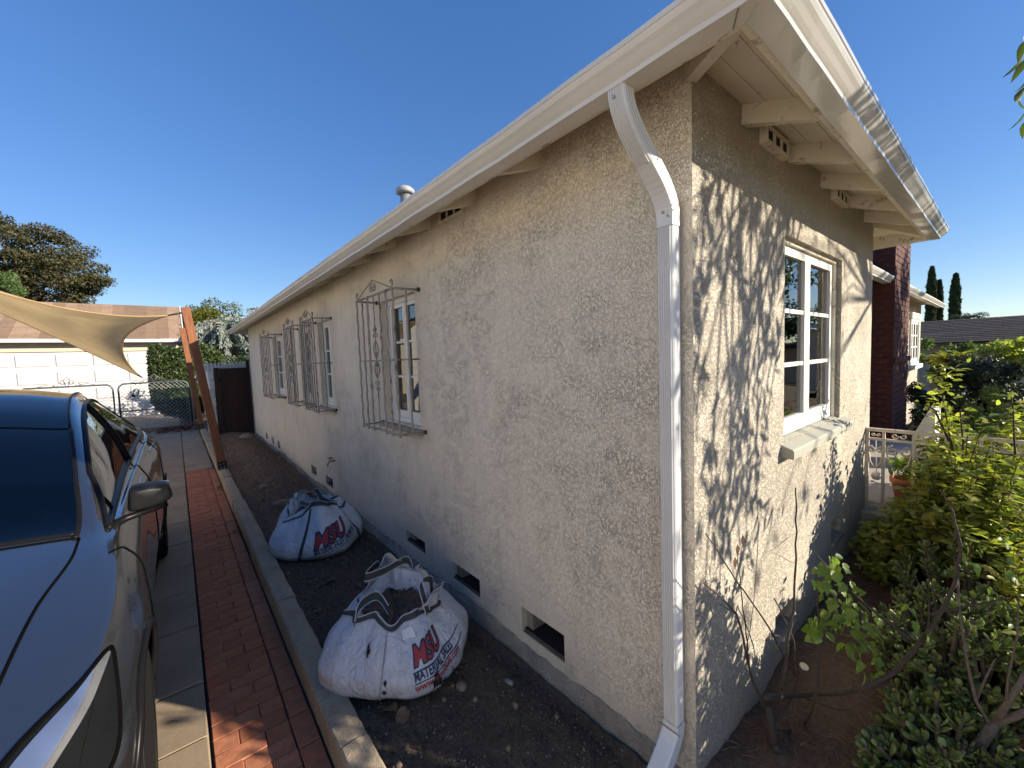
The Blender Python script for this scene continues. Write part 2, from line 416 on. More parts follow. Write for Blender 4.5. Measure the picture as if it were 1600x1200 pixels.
leafmat('leaf_light', [(0.09, 0.15, 0.05), (0.14, 0.21, 0.07)], 0.5, 0.35)
leafmat('leaf_cypress', [(0.016, 0.03, 0.012), (0.03, 0.05, 0.018), (0.045, 0.065, 0.022)], 0.7, 0.1)
leafmat('leaf_palm', [(0.05, 0.075, 0.03), (0.08, 0.10, 0.04)], 0.5, 0.2)
leafmat('leaf_bromeliad', [(0.25, 0.26, 0.06), (0.32, 0.30, 0.08), (0.18, 0.22, 0.05)], 0.45, 0.3)
# ------------------------------------------------------------------ the setting: ground, driveway, path, kerb, soil
DRV = -0.08
def slab_part(name, x0, x1, y0, y1, z, mat, parent, b=0.006, th=0.05, jit=0.002):
    m = MB(); m.bevbox(x0, x1, y0, y1, z-th, z, b, jit); return m.build(name, mat, parent)

m = MB(); m.box(-400, 400, -400, 900, -0.5, -0.17); struct('ground', m, MATS['yard_ground'])
# street and pavement in front (behind the camera, mirrored in the panes)
m = MB(); m.box(-60, 80, -16.5, -9.0, -0.17, -0.165); struct('road', m, MATS['asphalt'])
m = MB(); m.box(-60, 80, -9.0, -7.4, -0.16, -0.05); struct('pavement', m, MATS['slab_concrete'])

# driveway: bed and individually cast slabs
m = MB(); m.box(-5.6, -1.376, -7.4, 7.95, -0.168, -0.125); m.box(-5.6, -1.00, 7.95, 24.0, -0.168, -0.125)
drive = struct('driveway', m, MATS['brick_joint'])
ys = [-7.4, -5.2, -3.4, -1.6, 0.2, 1.62, 2.045, 2.685, 3.25, 3.78, 4.4, 5.1, 5.9, 6.8, 7.95]
for a, b in zip(ys, ys[1:]):
    g = 0.004 if abs(b-2.685) > 0.01 and abs(a-2.685) > 0.01 else 0.007
    slab_part('concrete_slab', -1.92, -1.384, a+g, b-g, DRV+rnd.uniform(-0.002, 0.002), MATS['slab_concrete'], drive)
    if a > -1.7 or True:
        slab_part('concrete_slab', -5.6, -1.928, a+g, b-g, DRV+rnd.uniform(-0.002, 0.002), MATS['slab_concrete'], drive)
ys = [7.955, 8.45, 10.4, 12.4, 14.4, 17.2, 20.2]
for a, b in zip(ys, ys[1:]):
    for x0, x1 in ((-5.6, -3.4), (-3.39, -1.384), (-1.374, -1.0)):
        if x0 > -1.4 and b > 14.5: continue
        slab_part('concrete_slab', x0, x1, a+0.006, b-0.006, DRV+rnd.uniform(-0.003, 0.003), MATS['slab_concrete'], drive)

# brick path: bed and bricks
m = MB(); m.box(-1.376, -0.985, -4.0, 7.95, -0.168, DRV-0.012)
path = struct('brick_path', m, MATS['brick_joint'])
bmesh_cache = {}
def brick_mesh(lx, ly, v):
    k = (round(lx, 3), round(ly, 3), v)
    if k not in bmesh_cache:
        mb = MB(); mb.bevbox(-lx/2, lx/2, -ly/2, ly/2, -0.05, 0, 0.003, 0.002)
        me = mb.mesh('brick'); me.materials.append(MATS['path_brick']); bmesh_cache[k] = me
    return bmesh_cache[k]
def lay(lx, ly, cx, cy, z, parent):
    o = bpy.data.objects.new('brick', brick_mesh(lx, ly, rnd.randrange(4))); COL.objects.link(o); o.parent = parent
    o.location = (cx, cy, z+rnd.uniform(-0.003, 0.002)); o.rotation_euler = (rnd.gauss(0, 0.009), rnd.gauss(0, 0.009), rnd.gauss(0, 0.004))
y = 0.0; k = 0
while y < 7.9:
    ly = 0.098 if y > 1.0 else 0.098
    s = -1 if k % 2 else 1
    x0, x1 = -1.372, -1.082
    cut = x0+0.098 if k % 2 else x1-0.098
    lay(cut-x0-0.003, ly-0.0035, (x0+cut)/2, y+ly/2, DRV, path)
    lay(x1-cut-0.003, ly-0.0035, (x1+cut)/2, y+ly/2, DRV, path)
    y += ly; k += 1
y = 0.03
while y < 7.8:
    lay(0.086, 0.199, -1.033, y+0.1, DRV+0.002, path); y += 0.205

# kerb: broken lengths of rough concrete with a weathered top
kerb = thing('kerb_wall', 'low rough grey concrete kerb between brick path and soil strip', 'kerb', (-0.92, 4, DRV))
yy = [-2.2, -0.4, 1.0, 2.36, 3.6, 5.05, 6.4, 7.6, 9.2, 11.0, 13.2, 14.4]
for a, b in zip(yy, yy[1:]):
    n = max(4, int((b-a)/0.06)); P = []
    off = rnd.uniform(-0.006, 0.006); hz = rnd.uniform(-0.008, 0.01)
    for i in range(n+1):
        y = a+0.004+(b-a-0.008)*i/n
        e = [rnd.uniform(-0.004, 0.004) for _ in range(6)]
        zt = 0.05+hz
        P.append([(-0.978+off, y, -0.16), (-0.976+off+e[0], y, zt-0.012+e[5]*0.5), (-0.966+off+e[1], y, zt+e[2]*0.5), (-0.91+off, y, zt+0.004+e[5]*0.4),
                  (-0.866+off+e[3], y, zt-0.001+e[4]*0.5), (-0.857+off+e[4], y, zt-0.012), (-0.856+off, y, -0.16)])
    m = MB(); m.grid(P, smooth=False); m.add(P[0], [tuple(range(7))]); m.add(P[-1], [tuple(range(7))])
    m.build('kerb_length', MATS['curb_concrete'], kerb)

# soil strip: uneven sheet between kerb and wall, and the bed in front of the house
def hn(x, y, s=1.0):
    return (math.sin(x*7.1*s+1.3*math.sin(y*3.7*s))*math.cos(y*5.3*s+math.sin(x*4.1*s)))
def sheet(x0, x1, y0, y1, nx, ny, fz):
    P = [[(x0+(x1-x0)*i/nx, y0+(y1-y0)*j/ny, 0) for i in range(nx+1)] for j in range(ny+1)]
    return [[(x, y, fz(x, y)) for x, y, _ in r] for r in P]
def z_strip(x, y):
    z = 0.004+0.010*hn(x, y)+0.006*hn(x*3, y*3)+rnd.uniform(-0.007, 0.007)
    z += 0.07*max(0, min(1, (y-3.4)/2.5))*math.exp(-((x+0.45)/0.28)**2)      # loose mound farther back
    z += 0.10*math.exp(-((y-7.6)/1.2)**2-((x+0.42)/0.22)**2)
    z -= 0.03*math.exp(-((x+0.10)/0.07)**2)*(1 if y < 5 else 0.3)
    return z
m = MB(); m.grid(sheet(-0.862, -0.052, -1.5, 11.0, 40, 420, z_strip))
strip = struct('soil_strip', m, MATS['soil_dark'])
m2 = MB()
m2.grid(sheet(-0.861, -0.053, 3.1, 10.98, 36, 300, lambda x, y: z_strip(x, y)+0.008-0.05*max(0, 1-(y-3.1)/0.8)+rnd.uniform(-.012, .016)))
o = m2.build('loose_soil', MATS['soil_brown'], strip); o['kind'] = 'stuff'
def z_bed(x, y):
    z = 0.01+0.02*hn(x, y)+0.012*hn(x*2.6, y*2.6)+rnd.uniform(-0.01, 0.01)
    z += 0.13*max(0, min(1, (x-0.6)/1.6)) + 0.06*math.exp(-((x-0.95)/0.3)**2-((y+0.25)/0.18)**2)
    return z
m = MB(); m.grid(sheet(-0.86, 12.5, -3.6, 0.10, 330, 90, z_bed))
struct('planting_bed', m, MATS['soil_brown'])
m = MB(); m.grid(sheet(-0.5, 40, -7.3, -3.55, 60, 20, lambda x, y: -0.02+0.02*hn(x*.3, y*.3)))
struct('front_lawn', m, MATS['yard_ground'])

# clods, pebbles and dead leaves on the soil
def stone_mesh(r, seed, mat):
    q = random.Random(seed); bm = bmesh.new(); bmesh.ops.create_icosphere(bm, subdivisions=2, radius=1.0)
    a, b, c = q.uniform(.8, 1.3), q.uniform(.7, 1.1), q.uniform(.45, .75)
    for v in bm.verts:
        k = 1+0.16*math.sin(v.co.x*3.1+seed)+0.13*math.sin(v.co.y*4.3+seed*2)+q.uniform(-.06, .06)
        v.co = Vector((v.co.x*a*k, v.co.y*b*k, v.co.z*c*k))*r
    me = bpy.data.meshes.new('stone'); bm.to_mesh(me); bm.free(); me.materials.append(mat)
    for p in me.polygons: p.use_smooth = True
    return me
simple('stone_tan', (0.22, 0.18, 0.13), 0.9, 0, 0.25, 14, 0.5, 60)
simple('stone_grey', (0.24, 0.24, 0.23), 0.9, 0, 0.25, 14, 0.5, 60)
simple('clod', (0.20, 0.14, 0.098), 0.97, 0, 0.3, 40, 0.9, 120)
V = []; F = []
bt = np.array([[1,0,0],[-1,0,0],[0,1,0],[0,-1,0],[0,0,1],[0,0,-1]], float)
bf = np.array([[0,2,4],[2,1,4],[1,3,4],[3,0,4],[2,0,5],[1,2,5],[3,1,5],[0,3,5]])
NG = 15000
gx = nr.uniform(-0.85, -0.07, NG); gy = 0.25+nr.power(0.75, NG)*9.5; gs = nr.uniform(0.0022, 0.0065, NG)*(1+0.35*gy/4)
for i in range(NG):
    a, b = nr.normal(size=3), nr.normal(size=3)
    R = np.linalg.qr(np.stack([a, b, np.cross(a, b)]))[0]
    V.append((bt*gs[i]*nr.uniform(0.6, 1.3, (6, 1))) @ R + np.array([gx[i], gy[i], z_strip(gx[i], gy[i])+gs[i]*0.4])); F.append(bf+6*i)
o = link('gravel', fast_mesh('gravel', np.concatenate(V), np.concatenate(F)), None); o['kind'] = 'stuff'; o['label'] = 'fine dark gravel and crumbs scattered over the soil strip'
t = NT('gravel'); t.set(t.ramp(t.island(), [(0.0, (0.05, 0.043, 0.037)), (0.6, (0.14, 0.118, 0.10)), (0.92, (0.18, 0.16, 0.14)), (1.0, (0.27, 0.25, 0.23))]), 0.95, spec=0.2)
o.data.materials.append(t.m)
for k, (x, y, r, mt, lab) in enumerate([
    (-0.40, 0.98, 0.030, 'stone_tan', 'tan flat pebble lying nearest the camera on dark soil'),
    (-0.46, 1.13, 0.026, 'stone_grey', 'pale grey angular stone below the weed on dark soil'),
    (-0.55, 4.55, 0.085, 'stone_tan', 'large tan rock behind the far bag on loose soil'),
    (-0.56, 4.22, 0.060, 'stone_tan', 'smaller rounded tan rock touching the large rock behind far bag'),
    (-0.32, 9.75, 0.14, 'stone_tan', 'pale long rock at the foot of the dark wooden gate'),
    (-0.22, 0.83, 0.022, 'stone_grey', 'dark grey pebble close to the wall foot'),
    (-0.60, 5.4, 0.05, 'stone_tan', 'tan stone half buried in the loose soil mound')]):
    o = link('stone', stone_mesh(r, k+3, MATS[mt]), None); o.location = (x, y, z_strip(x, y)+r*0.15); tag(o, lab, 'stone')
V = []; F = []
for i in range(1500):
    x, y, r = rnd.uniform(-0.84, -0.08), (0.3 if i % 5 == 0 else 2.6)+rnd.random()**0.8*7.8, rnd.uniform(0.006, 0.014)+0.018*rnd.random()**5
    a, b = nr.normal(size=3), nr.normal(size=3); R = np.linalg.qr(np.stack([a, b, np.cross(a, b)]))[0]
    V.append((bt*r*nr.uniform(0.7, 1.2, (6, 1))) @ R + np.array([x, y, z_strip(x, y)+r*0.3])); F.append(bf+6*i)
o = link('soil_clods', fast_mesh('soil_clods', np.concatenate(V), np.concatenate(F), True), MATS['clod'], strip); o['kind'] = 'stuff'
def dead_leaf(x, y, z, s, ang, lab):
    P = []
    for i in range(7):
        u = i/6; w = s*0.42*math.sin(math.pi*(0.08+0.9*u))**0.8
        P.append([(-w, u*s-s/2, s*0.12*math.sin(u*5)+s*0.10), (0, u*s-s/2, s*0.12*math.sin(u*5)), (w, u*s-s/2, s*0.12*math.sin(u*5+1)+s*0.08)])
    m = MB(); m.grid(P); o = m.build('dead_leaf', MATS['dry_leaf'], recalc=False); o.location = (x, y, z); o.rotation_euler = (rnd.uniform(-.25, .25), rnd.uniform(-.25, .25), ang)
    tag(o, lab, 'dead leaf')
dead_leaf(-0.74, 1.09, 0.015, 0.10, 0.6, 'brown curled dead leaf on soil beside kerb below the near bag')
dead_leaf(-0.70, 1.01, 0.012, 0.075, 2.1, 'small brown dead leaf nearest the kerb end below the near bag')
dead_leaf(-0.62, 2.45, 0.012, 0.10, 1.2, 'brown dead leaf on soil between the two bags')
dead_leaf(-1.20, 1.02, DRV+0.004, 0.08, 0.9, 'reddish dead leaf on the sunlit bricks at the bottom edge')
for k, (x, y) in enumerate(((-1.15, 14.1), (-1.35, 14.0), (-1.0, 13.8), (-1.25, 13.7))):
    pass
# twigs and straw on the bed by the wall
mt_ = MB()
for i in range(420):
    x, y = rnd.uniform(0.05, 2.2), rnd.uniform(-0.55, -0.02); a = rnd.uniform(0, 6.28); L = rnd.uniform(0.02, 0.085); z = z_bed(x, y)+0.012
    mt_.tube([(x, y, z), (x+L*.5*math.cos(a), y+L*.5*math.sin(a), z+rnd.uniform(0, .012)), (x+L*math.cos(a+.2), y+L*math.sin(a+.2), z)], rnd.uniform(.0008, .002), 4, False)
simple('straw', (0.20, 0.13, 0.08), 0.9, 0, 0.5, 40)
o = mt_.build('twig_litter', MATS['straw'], recalc=False); o['kind'] = 'stuff'; o['label'] = 'dry twigs and straw scattered over the planting bed'
# leaf litter at the foot of the hedge
V = []; F = []
for i in range(420):
    x, y = rnd.gauss(-1.35, 0.35), rnd.gauss(14.15, 0.30); s = rnd.uniform(0.04, 0.09); a = rnd.uniform(0, 6.28)
    c, d = math.cos(a)*s, math.sin(a)*s; z = DRV+0.01+rnd.random()*0.03
    V.append(np.array([[x-c, y-d, z], [x+d*.5, y-c*.5, z+s*.3], [x+c, y+d, z+s*.2], [x-d*.5, y+c*.5, z]])); F.append(np.array([[0, 1, 2, 3]])+4*i)
simple('litter', (0.24, 0.09, 0.06), 0.9, 0, 0.5, 30)
o = link('leaf_litter', fast_mesh('leaf_litter', np.concatenate(V), np.concatenate(F)), MATS['litter']); o['kind'] = 'stuff'; o['label'] = 'reddish fallen leaves below the hedge by the wire gate'
# ------------------------------------------------------------------ the house
house = thing('house', 'single-storey cream stucco house with white gutters filling the picture', 'house', (0, 0, 0))
WT = 2.60          # wall top
def wall_panel(mb, ax, u0, u1, z0, z1, holes, depth, nu=1):
    """flat wall with rectangular holes and their reveals; ax(u, d, z) maps to a point, d goes into the wall"""
    us = sorted({u0, u1, *[h[0] for h in holes], *[h[1] for h in holes]}); zs = sorted({z0, z1, *[h[2] for h in holes], *[h[3] for h in holes]})
    for a, b in zip(us, us[1:]):
        for c, d in zip(zs, zs[1:]):
            if any(h[0]-1e-6 <= a and b <= h[1]+1e-6 and h[2]-1e-6 <= c and d <= h[3]+1e-6 for h in holes): continue
            mb.add([ax(a, 0, c), ax(b, 0, c), ax(b, 0, d), ax(a, 0, d)], [(0, 1, 2, 3)])
    for h in holes:
        a, b, c, d = h[:4]; dp = h[4] if len(h) > 4 else depth
        mb.add([ax(a, 0, c), ax(a, dp, c), ax(a, dp, d), ax(a, 0, d)], [(0, 1, 2, 3)])
        mb.add([ax(b, 0, c), ax(b, dp, c), ax(b, dp, d), ax(b, 0, d)], [(0, 1, 2, 3)])
        mb.add([ax(a, 0, d), ax(b, 0, d), ax(b, dp, d), ax(a, dp, d)], [(0, 1, 2, 3)])
        mb.add([ax(a, 0, c), ax(b, 0, c), ax(b, dp, c), ax(a, dp, c)], [(0, 1, 2, 3)])
SX = lambda u, d, z: (d, u, z)             # left side wall, u along y
FX = lambda u, d, z: (u, d, z)             # front wall, u along x
side_win = [(2.085, 2.715), (4.21, 4.72), (5.17, 5.70), (6.95, 7.75)]
vents = [(0.66, 0.98), (1.385, 1.72), (2.115, 2.455), (4.50, 4.80), (5.25, 5.52), (7.75, 8.0), (8.35, 8.6), (9.05, 9.3)]
holes = [(a, b, 1.12, 2.125, 0.09) for a, b in side_win]+[(a, b, 0.095 if k > 2 else (0.10, 0.105, 0.13)[k], (0.245, 0.228, 0.226)[k] if k < 3 else 0.215+0.01*(k > 4), 0.13) for k, (a, b) in enumerate(vents)]
m = MB(); wall_panel(m, SX, 0, 10.75, -0.15, WT, holes, 0.09); m.build('side_wall', MATS['stucco_skip'], house, recalc=False)
FW = (0.897, 1.934, 1.150, 2.158)
fv = [(0.80, 1.06, 0.17, 0.30, 0.12), (1.78, 2.0, 0.36, 0.50, 0.12)]
m = MB(); wall_panel(m, FX, 0, 2.84, -0.15, WT, [FW+(0.06,)]+fv, 0.06); m.build('front_wall', MATS['stucco_dash'], house, recalc=False)
m = MB(); wall_panel(m, lambda u, d, z: (2.84-d, u, z), 0, 0.65, -0.15, WT, [], 0.1)
wall_panel(m, lambda u, d, z: (u, 0.65+d, z), 2.84, 12.1, -0.15, WT, [(10.45, 11.65, 1.15, 2.12, 0.05), (3.4, 4.35, 0.36, 2.3, 0.1)], 0.06)
wall_panel(m, lambda u, d, z: (12.1-d, u, z), 0.65, 8, -0.15, WT, [], 0.1)
wall_panel(m, lambda u, d, z: (u, 10.75-d, z), 0, 12.1, -0.15, WT, [], 0.1)
m.build('recessed_wall', MATS['stucco_dash'], house, recalc=False)
# inside: partition walls, floor and ceiling so that the panes look into rooms
m = MB(); m.box(0.14, 11.9, 3.75, 3.85, 0.30, 2.58); m.box(0.14, 11.9, 8.3, 8.4, 0.30, 2.58); m.box(3.0, 3.1, 0.85, 10.6, 0.30, 2.58)
m.build('room_partition', MATS['room_wall'], house)
m = MB(); m.box(0.135, 11.95, 0.8, 10.6, 0.25, 0.295); m.box(0.135, 2.8, 0.14, 0.799, 0.25, 0.295); m.build('room_floor', MATS['room_floor'], house)
m = MB(); m.box(0.05, 11.95, 0.72, 10.6, 2.582, 2.59); m.box(0.05, 2.8, 0.07, 0.718, 2.582, 2.59); m.build('room_ceiling', MATS['room_wall'], house)
# foundation ledge along the foot
P = []
for i in range(181):
    y = -0.03+10.8*i/180; e = [rnd.uniform(-0.006, 0.006) for _ in range(3)]
    b_ = 0.014*math.sin(y*1.9)+0.010*math.sin(y*5.3); P.append([(-0.058+e[0], y, -0.15), (-0.046+e[0]+b_, y, -0.012+e[1]), (-0.030+e[2]+b_*0.6, y, 0.010+e[1]+b_), (-0.008, y, 0.028+2*e[2]+b_), (0.004, y, 0.042+2*e[0]+b_)])
m = MB(); m.grid(P, smooth=False); m.build('foundation_ledge', MATS['foundation'], house)
for k, (a, b) in enumerate(vents):
    z0 = (0.10, 0.105, 0.13)[k] if k < 3 else 0.095; z1 = (0.245, 0.228, 0.226)[k] if k < 3 else 0.215+0.01*(k > 4)
    m = MB(); m.box(0.128, 0.15, a-0.02, b+0.02, z0-0.02, z1+0.02); v = m.build('foundation_vent', MATS['dark_void'], house)  # near-black panel stands in for the shade deep inside the vent
    m = MB(); m.prism([(0.003, z0-0.004), (0.018, z0+0.010), (0.030, z0+0.010), (0.030, z0-0.004)], a+0.002, b-0.002, lambda p, q, t: (p, t, q)); m.build('sloped_sill', MATS['soil_dark'], v)
    m = MB(); m.box(0.020, 0.127, a+0.001, b-0.001, z0+0.013, z0+0.016); m.build('vent_shade_floor', MATS['dark_void'], v)  # near-black sheet over the vent bottom, painted shade
    m = MB(); m.box(0.035, 0.12, b-0.05-0.02*(k % 3), b-0.003, z0+0.017, z1-0.004); m.build('jamb_block', MATS['foundation'], v)
for a, b, z0, z1, d in fv:
    m = MB(); m.box(a-0.02, b+0.02, 0.11, 0.14, z0-0.02, z1+0.02); v = m.build('foundation_vent', MATS['dark_void'], house)  # near-black panel stands in for the shade behind the opening
    m = MB(); m.box(a-0.012, b+0.012, -0.02, 0.05, z0-0.02, z0+0.006); m.build('sloped_sill', MATS['foundation'], v)

# rafters, roof boards, fascia
SL = 0.36
def soff(d): return 2.577-SL*d                   # underside of the boards, d = distance outside the wall
def rafter(c, along):
    """c position along the eave; along 'x' for the front eave, 'y' for the left"""
    w = 0.042; j = rnd.uniform(-0.004, 0.004)
    prof = [(-0.02, soff(0)+0.005), (0.268, soff(0.268)+0.003), (0.268, soff(0.268)-0.052+j), (0.232, soff(0.232)-0.078+j), (0, 2.499+j), (-0.02, 2.505+j)]
    m = MB()
    if along == 'x': m.prism(prof, c-w, c+w*0.0, lambda p, q, t: (t, -p, q))
    else: m.prism(prof, c, c+w, lambda p, q, t: (-p, t, q))
    return m.build('rafter_tail', MATS['eave_paint'], house)
for k in range(5): rafter(0.442+0.528*k, 'x')
for k in range(20): rafter(0.733+0.536*k-0.02, 'y')
def hip_rafter(cx, cy, dx, dy):
    n = Vector((-dy, dx, 0)).normalized()*0.021; d = Vector((dx, dy, 0))
    m = MB(); pr = []
    for t, zt, zb in ((-0.03, soff(-0.03)+0.004, 2.52), (0.25, soff(0.25)+0.003, 2.418), (0.268, soff(0.268)+0.003, 2.43)):
        q = Vector((cx, cy, 0))+d*t
        pr.append((q+n+Vector((0, 0, zt)), q-n+Vector((0, 0, zt)), q-n+Vector((0, 0, zb)), q+n+Vector((0, 0, zb))))
    for a, b in zip(pr, pr[1:]):
        m.add(list(a)+list(b), [(0, 1, 5, 4), (1, 2, 6, 5), (2, 3, 7, 6), (3, 0, 4, 7)])
    m.add(pr[0], [(0, 1, 2, 3)]); m.add(pr[-1], [(0, 1, 2, 3)])
    m.build('hip_rafter', MATS['eave_paint'], house)
hip_rafter(0, 0, -1, -1); hip_rafter(2.84, 0, 1, -1); hip_rafter(0, 10.75, -1, 1)
# sloping roof boards seen from below: several boards with open joints
bd = [(-0.01, 0.085), (0.087, 0.178), (0.180, 0.272)]
XR = 2.84
for k, (a, b) in enumerate(bd):
    za, zb = soff(a), soff(b); th = 0.018
    m = MB(); m.add([(-a, -a, za), (XR+a, -a, za), (XR+b, -b, zb), (-b, -b, zb), (-a, -a, za+th), (XR+a, -a, za+th), (XR+b, -b, zb+th), (-b, -b, zb+th)],
                    [(0, 1, 2, 3), (4, 5, 6, 7), (0, 1, 5, 4), (2, 3, 7, 6)]); m.build('roof_board', MATS['soffit_paint'], house)
    m = MB(); m.add([(-a, -a, za), (-a, 10.75+a, za), (-b, 10.75+b, zb), (-b, -b, zb), (-a, -a, za+th), (-a, 10.75+a, za+th), (-b, 10.75+b, zb+th), (-b, -b, zb+th)],
                    [(0, 1, 2, 3), (4, 5, 6, 7), (0, 1, 5, 4), (2, 3, 7, 6)]); m.build('roof_board', MATS['soffit_paint'], house)
    m = MB(); m.add([(XR+a, -a, za), (XR+a, 0.35, za), (XR+b, 0.35, zb), (XR+b, -b, zb), (XR+a, -a, za+th), (XR+a, 0.35, za+th), (XR+b, 0.35, zb+th), (XR+b, -b, zb+th)],
                    [(0, 1, 2, 3), (4, 5, 6, 7), (0, 1, 5, 4), (2, 3, 7, 6)]); m.build('roof_board', MATS['soffit_paint'], house)
    y = lambda d: 0.65-d
    m = MB(); m.add([(XR, y(a), za+.001), (12.1+a, y(a), za), (12.1+b, y(b), zb), (XR, y(b), zb+.001), (XR, y(a), za+th), (12.1+a, y(a), za+th), (12.1+b, y(b), zb+th), (XR, y(b), zb+th)],
                    [(0, 1, 2, 3), (4, 5, 6, 7), (0, 1, 5, 4), (2, 3, 7, 6)]); m.build('roof_board', MATS['soffit_paint'], house)
for k in range(16): 
    c = 3.4+0.56*k
    if 5.7 < c < 7.1: continue
    m = MB(); m.prism([(-0.02, soff(0)+0.004), (0.268, soff(0.268)+0.003), (0.268, soff(0.268)-0.052), (0, 2.499)], c, c+0.042, lambda p, q, t: (t, 0.65-p, q)); m.build('rafter_tail', MATS['eave_paint'], house)

# gutters: ogee profile mitred at the corners
GP = [(0, 0), (0.063, 0), (0.0645, 0.013), (0.069, 0.017), (0.076, 0.024), (0.086, 0.036), (0.095, 0.045), (0.1005, 0.055), (0.102, 0.060), (0.105, 0.062), (0.105, 0.076), (0.097, 0.077), (0.097, 0.066), (0.003, 0.066), (0.0, 0.078)]
ZG = 2.400
def gutter(corner0, corner1, name='gutter', segs=1):
    """corner(a) gives the plan point of profile offset a at each end"""
    m = MB(); n = len(GP); rows = []
    for s in range(segs+1):
        t = s/segs; row = []
        for a, h in GP:
            p, q = corner0(a), corner1(a)
            w = 0.0018*math.sin(s*2.3)+0.0012*math.sin(s*0.9) if 0 < s < segs else 0
            row.append((p[0]+(q[0]-p[0])*t, p[1]+(q[1]-p[1])*t, ZG+h+w))
        rows.append(row)
    m.grid(rows, smooth=False, closed=True)
    return m.build(name, MATS['gutter_metal'], house)
e = 0.272
g_left = gutter(lambda a: (-e-a, -e-a), lambda a: (-e-a, 10.75+e+a), 'gutter', 60)
g_front = gutter(lambda a: (-e-a, -e-a-0.0005), lambda a: (XR+e+a, -e-a-0.0005), 'gutter', 24); g_front.data.materials[0] = MATS['gutter_dented']
gutter(lambda a: (XR+e+a, -e-a), lambda a: (XR+e+a, 0.25), 'gutter', 3)
gutter(lambda a: (-e-a, 10.75+e+a), lambda a: (3.0, 10.75+e+a), 'gutter', 3)
gutter(lambda a: (XR+e+0.11, 0.378-a), lambda a: (5.826, 0.378-a), 'gutter', 4)
gutter(lambda a: (7.045, 0.378-a), lambda a: (12.1+e+a, 0.378-a), 'gutter', 6)
# lapped corner joint under the gutter mitre
m = MB(); m.box(-0.336, -0.271, -0.262, -0.259, ZG-0.0015, ZG+0.002, Matrix.Rotation(0.55, 3, 'Z')); m.build('gutter_seam', MATS['gutter_seam'], g_left)
for c in (1.30, 2.2):
    m = MB(); m.tube([(c, -e-a, ZG+h+0.001) for a, h in GP[1:11]], 0.0025, 5); m.build('gutter_seam', MATS['gutter_seam'], g_front)
# fascia behind the gutters
m = MB(); m.box(-0.271, -0.252, -0.252, 10.75+0.25, 2.405, 2.497); m.build('fascia', MATS['eave_paint'], house)
m = MB(); m.box(-0.271, XR+0.271, -0.271, -0.2525, 2.405, 2.4968); m.build('fascia', MATS['eave_paint'], house)
m = MB(); m.box(XR+0.252, XR+0.271, -0.252, 0.37, 2.405, 2.4972); m.build('fascia', MATS['eave_paint'], house)
m = MB(); m.box(XR+0.275, 12.37, 0.380, 0.398, 2.405, 2.4972); m.build('fascia', MATS['eave_paint'], house)
# roof: wing hip and main hip with a shingled top
def hip(x0, x1, y0, y1, z0, ridge_axis, name='roof', mat='shingle_grey'):
    m = MB()
    if ridge_axis == 'y':
        r = (x1-x0)/2; zr = z0+SL*r; A, B = ((x0+x1)/2, y0+r, zr), ((x0+x1)/2, y1-r, zr)
        vs = [(x0, y0, z0), (x1, y0, z0), (x1, y1, z0), (x0, y1, z0), A, B]
        fs = [(0, 1, 4), (1, 2, 5, 4), (2, 3, 5), (3, 0, 4, 5)]
    else:
        r = (y1-y0)/2; zr = z0+SL*r; A, B = (x0+r, (y0+y1)/2, zr), (x1-r, (y0+y1)/2, zr)
        vs = [(x0, y0, z0), (x1, y0, z0), (x1, y1, z0), (x0, y1, z0), A, B]
        fs = [(0, 1, 5, 4), (1, 2, 5), (2, 3, 4, 5), (3, 0, 4)]
    m.add(vs, fs); return m.build(name, MATS[mat], house)
hip(-0.30, XR+0.30, -0.30, 11.05, 2.505, 'y'); hip(2.0, 12.40, 0.352, 9.2, 2.503, 'x')

# roof vent pipe
vp = MB(); vp.lathe([(0.075, 2.70), (0.075, 3.05), (0.078, 3.06), (0.05, 3.12), (0.05, 3.20)], (0.417, 3.0, 0), 20); v = vp.build('vent_pipe', MATS['galvanised'], house)
vp = MB(); vp.lathe([(0.062, 3.20), (0.085, 3.205), (0.088, 3.235), (0.06, 3.262), (0.0, 3.27)], (0.417, 3.0, 0), 20); vp.build('vent_cap', MATS['conduit_grey'], v)

# eave vent blocks between the rafters
def eave_vent(c, along):
    fr = MB(); W, H = 0.27, 0.075
    def bx(a0, a1, z0, z1, d0, d1):
        if along == 'x': fr.box(c+a0, c+a1, -d1, -d0, z0, z1)
        else: fr.box(-d1, -d0, c+a0, c+a1, z0, z1)
    z0 = 2.478; t = 0.014
    bx(0, W, z0, z0+t, 0, 0.03); bx(0, W, z0+H-t, z0+H, 0, 0.03)
    for k in range(4): bx(k*(W-t)/3, k*(W-t)/3+t, z0+t, z0+H-t, 0, 0.03)
    o = fr.build('eave_vent', MATS['eave_paint'], house)
    b = MB()
    if along == 'x': b.box(c+t, c+W-t, -0.022, -0.018, z0+t, z0+H-t)
    else: b.box(-0.022, -0.018, c+t, c+W-t, z0+t, z0+H-t)
    b.build('vent_opening_shade', MATS['dark_void'], o)  # near-black sheet close to the front stands in for shade in the cells
eave_vent(0.58, 'x'); eave_vent(1.66, 'x'); eave_vent(1.36, 'y')

# hose bib
hb = MB(); hb.tube([(0.0, 4.36, 0.47), (-0.05, 4.36, 0.47), (-0.075, 4.36, 0.455), (-0.085, 4.36, 0.42)], 0.011, 8); h = hb.build('hose_bib', MATS['brass'], house)
hb = MB(); hb.lathe([(0.026, 0.505), (0.028, 0.510), (0.026, 0.515)], (-0.05, 4.36, 0), 12); hb.tube([(-0.05, 4.36, 0.47), (-0.05, 4.36, 0.51)], 0.005, 6); hb.build('hose_bib_handle', MATS['root_bark'], h)

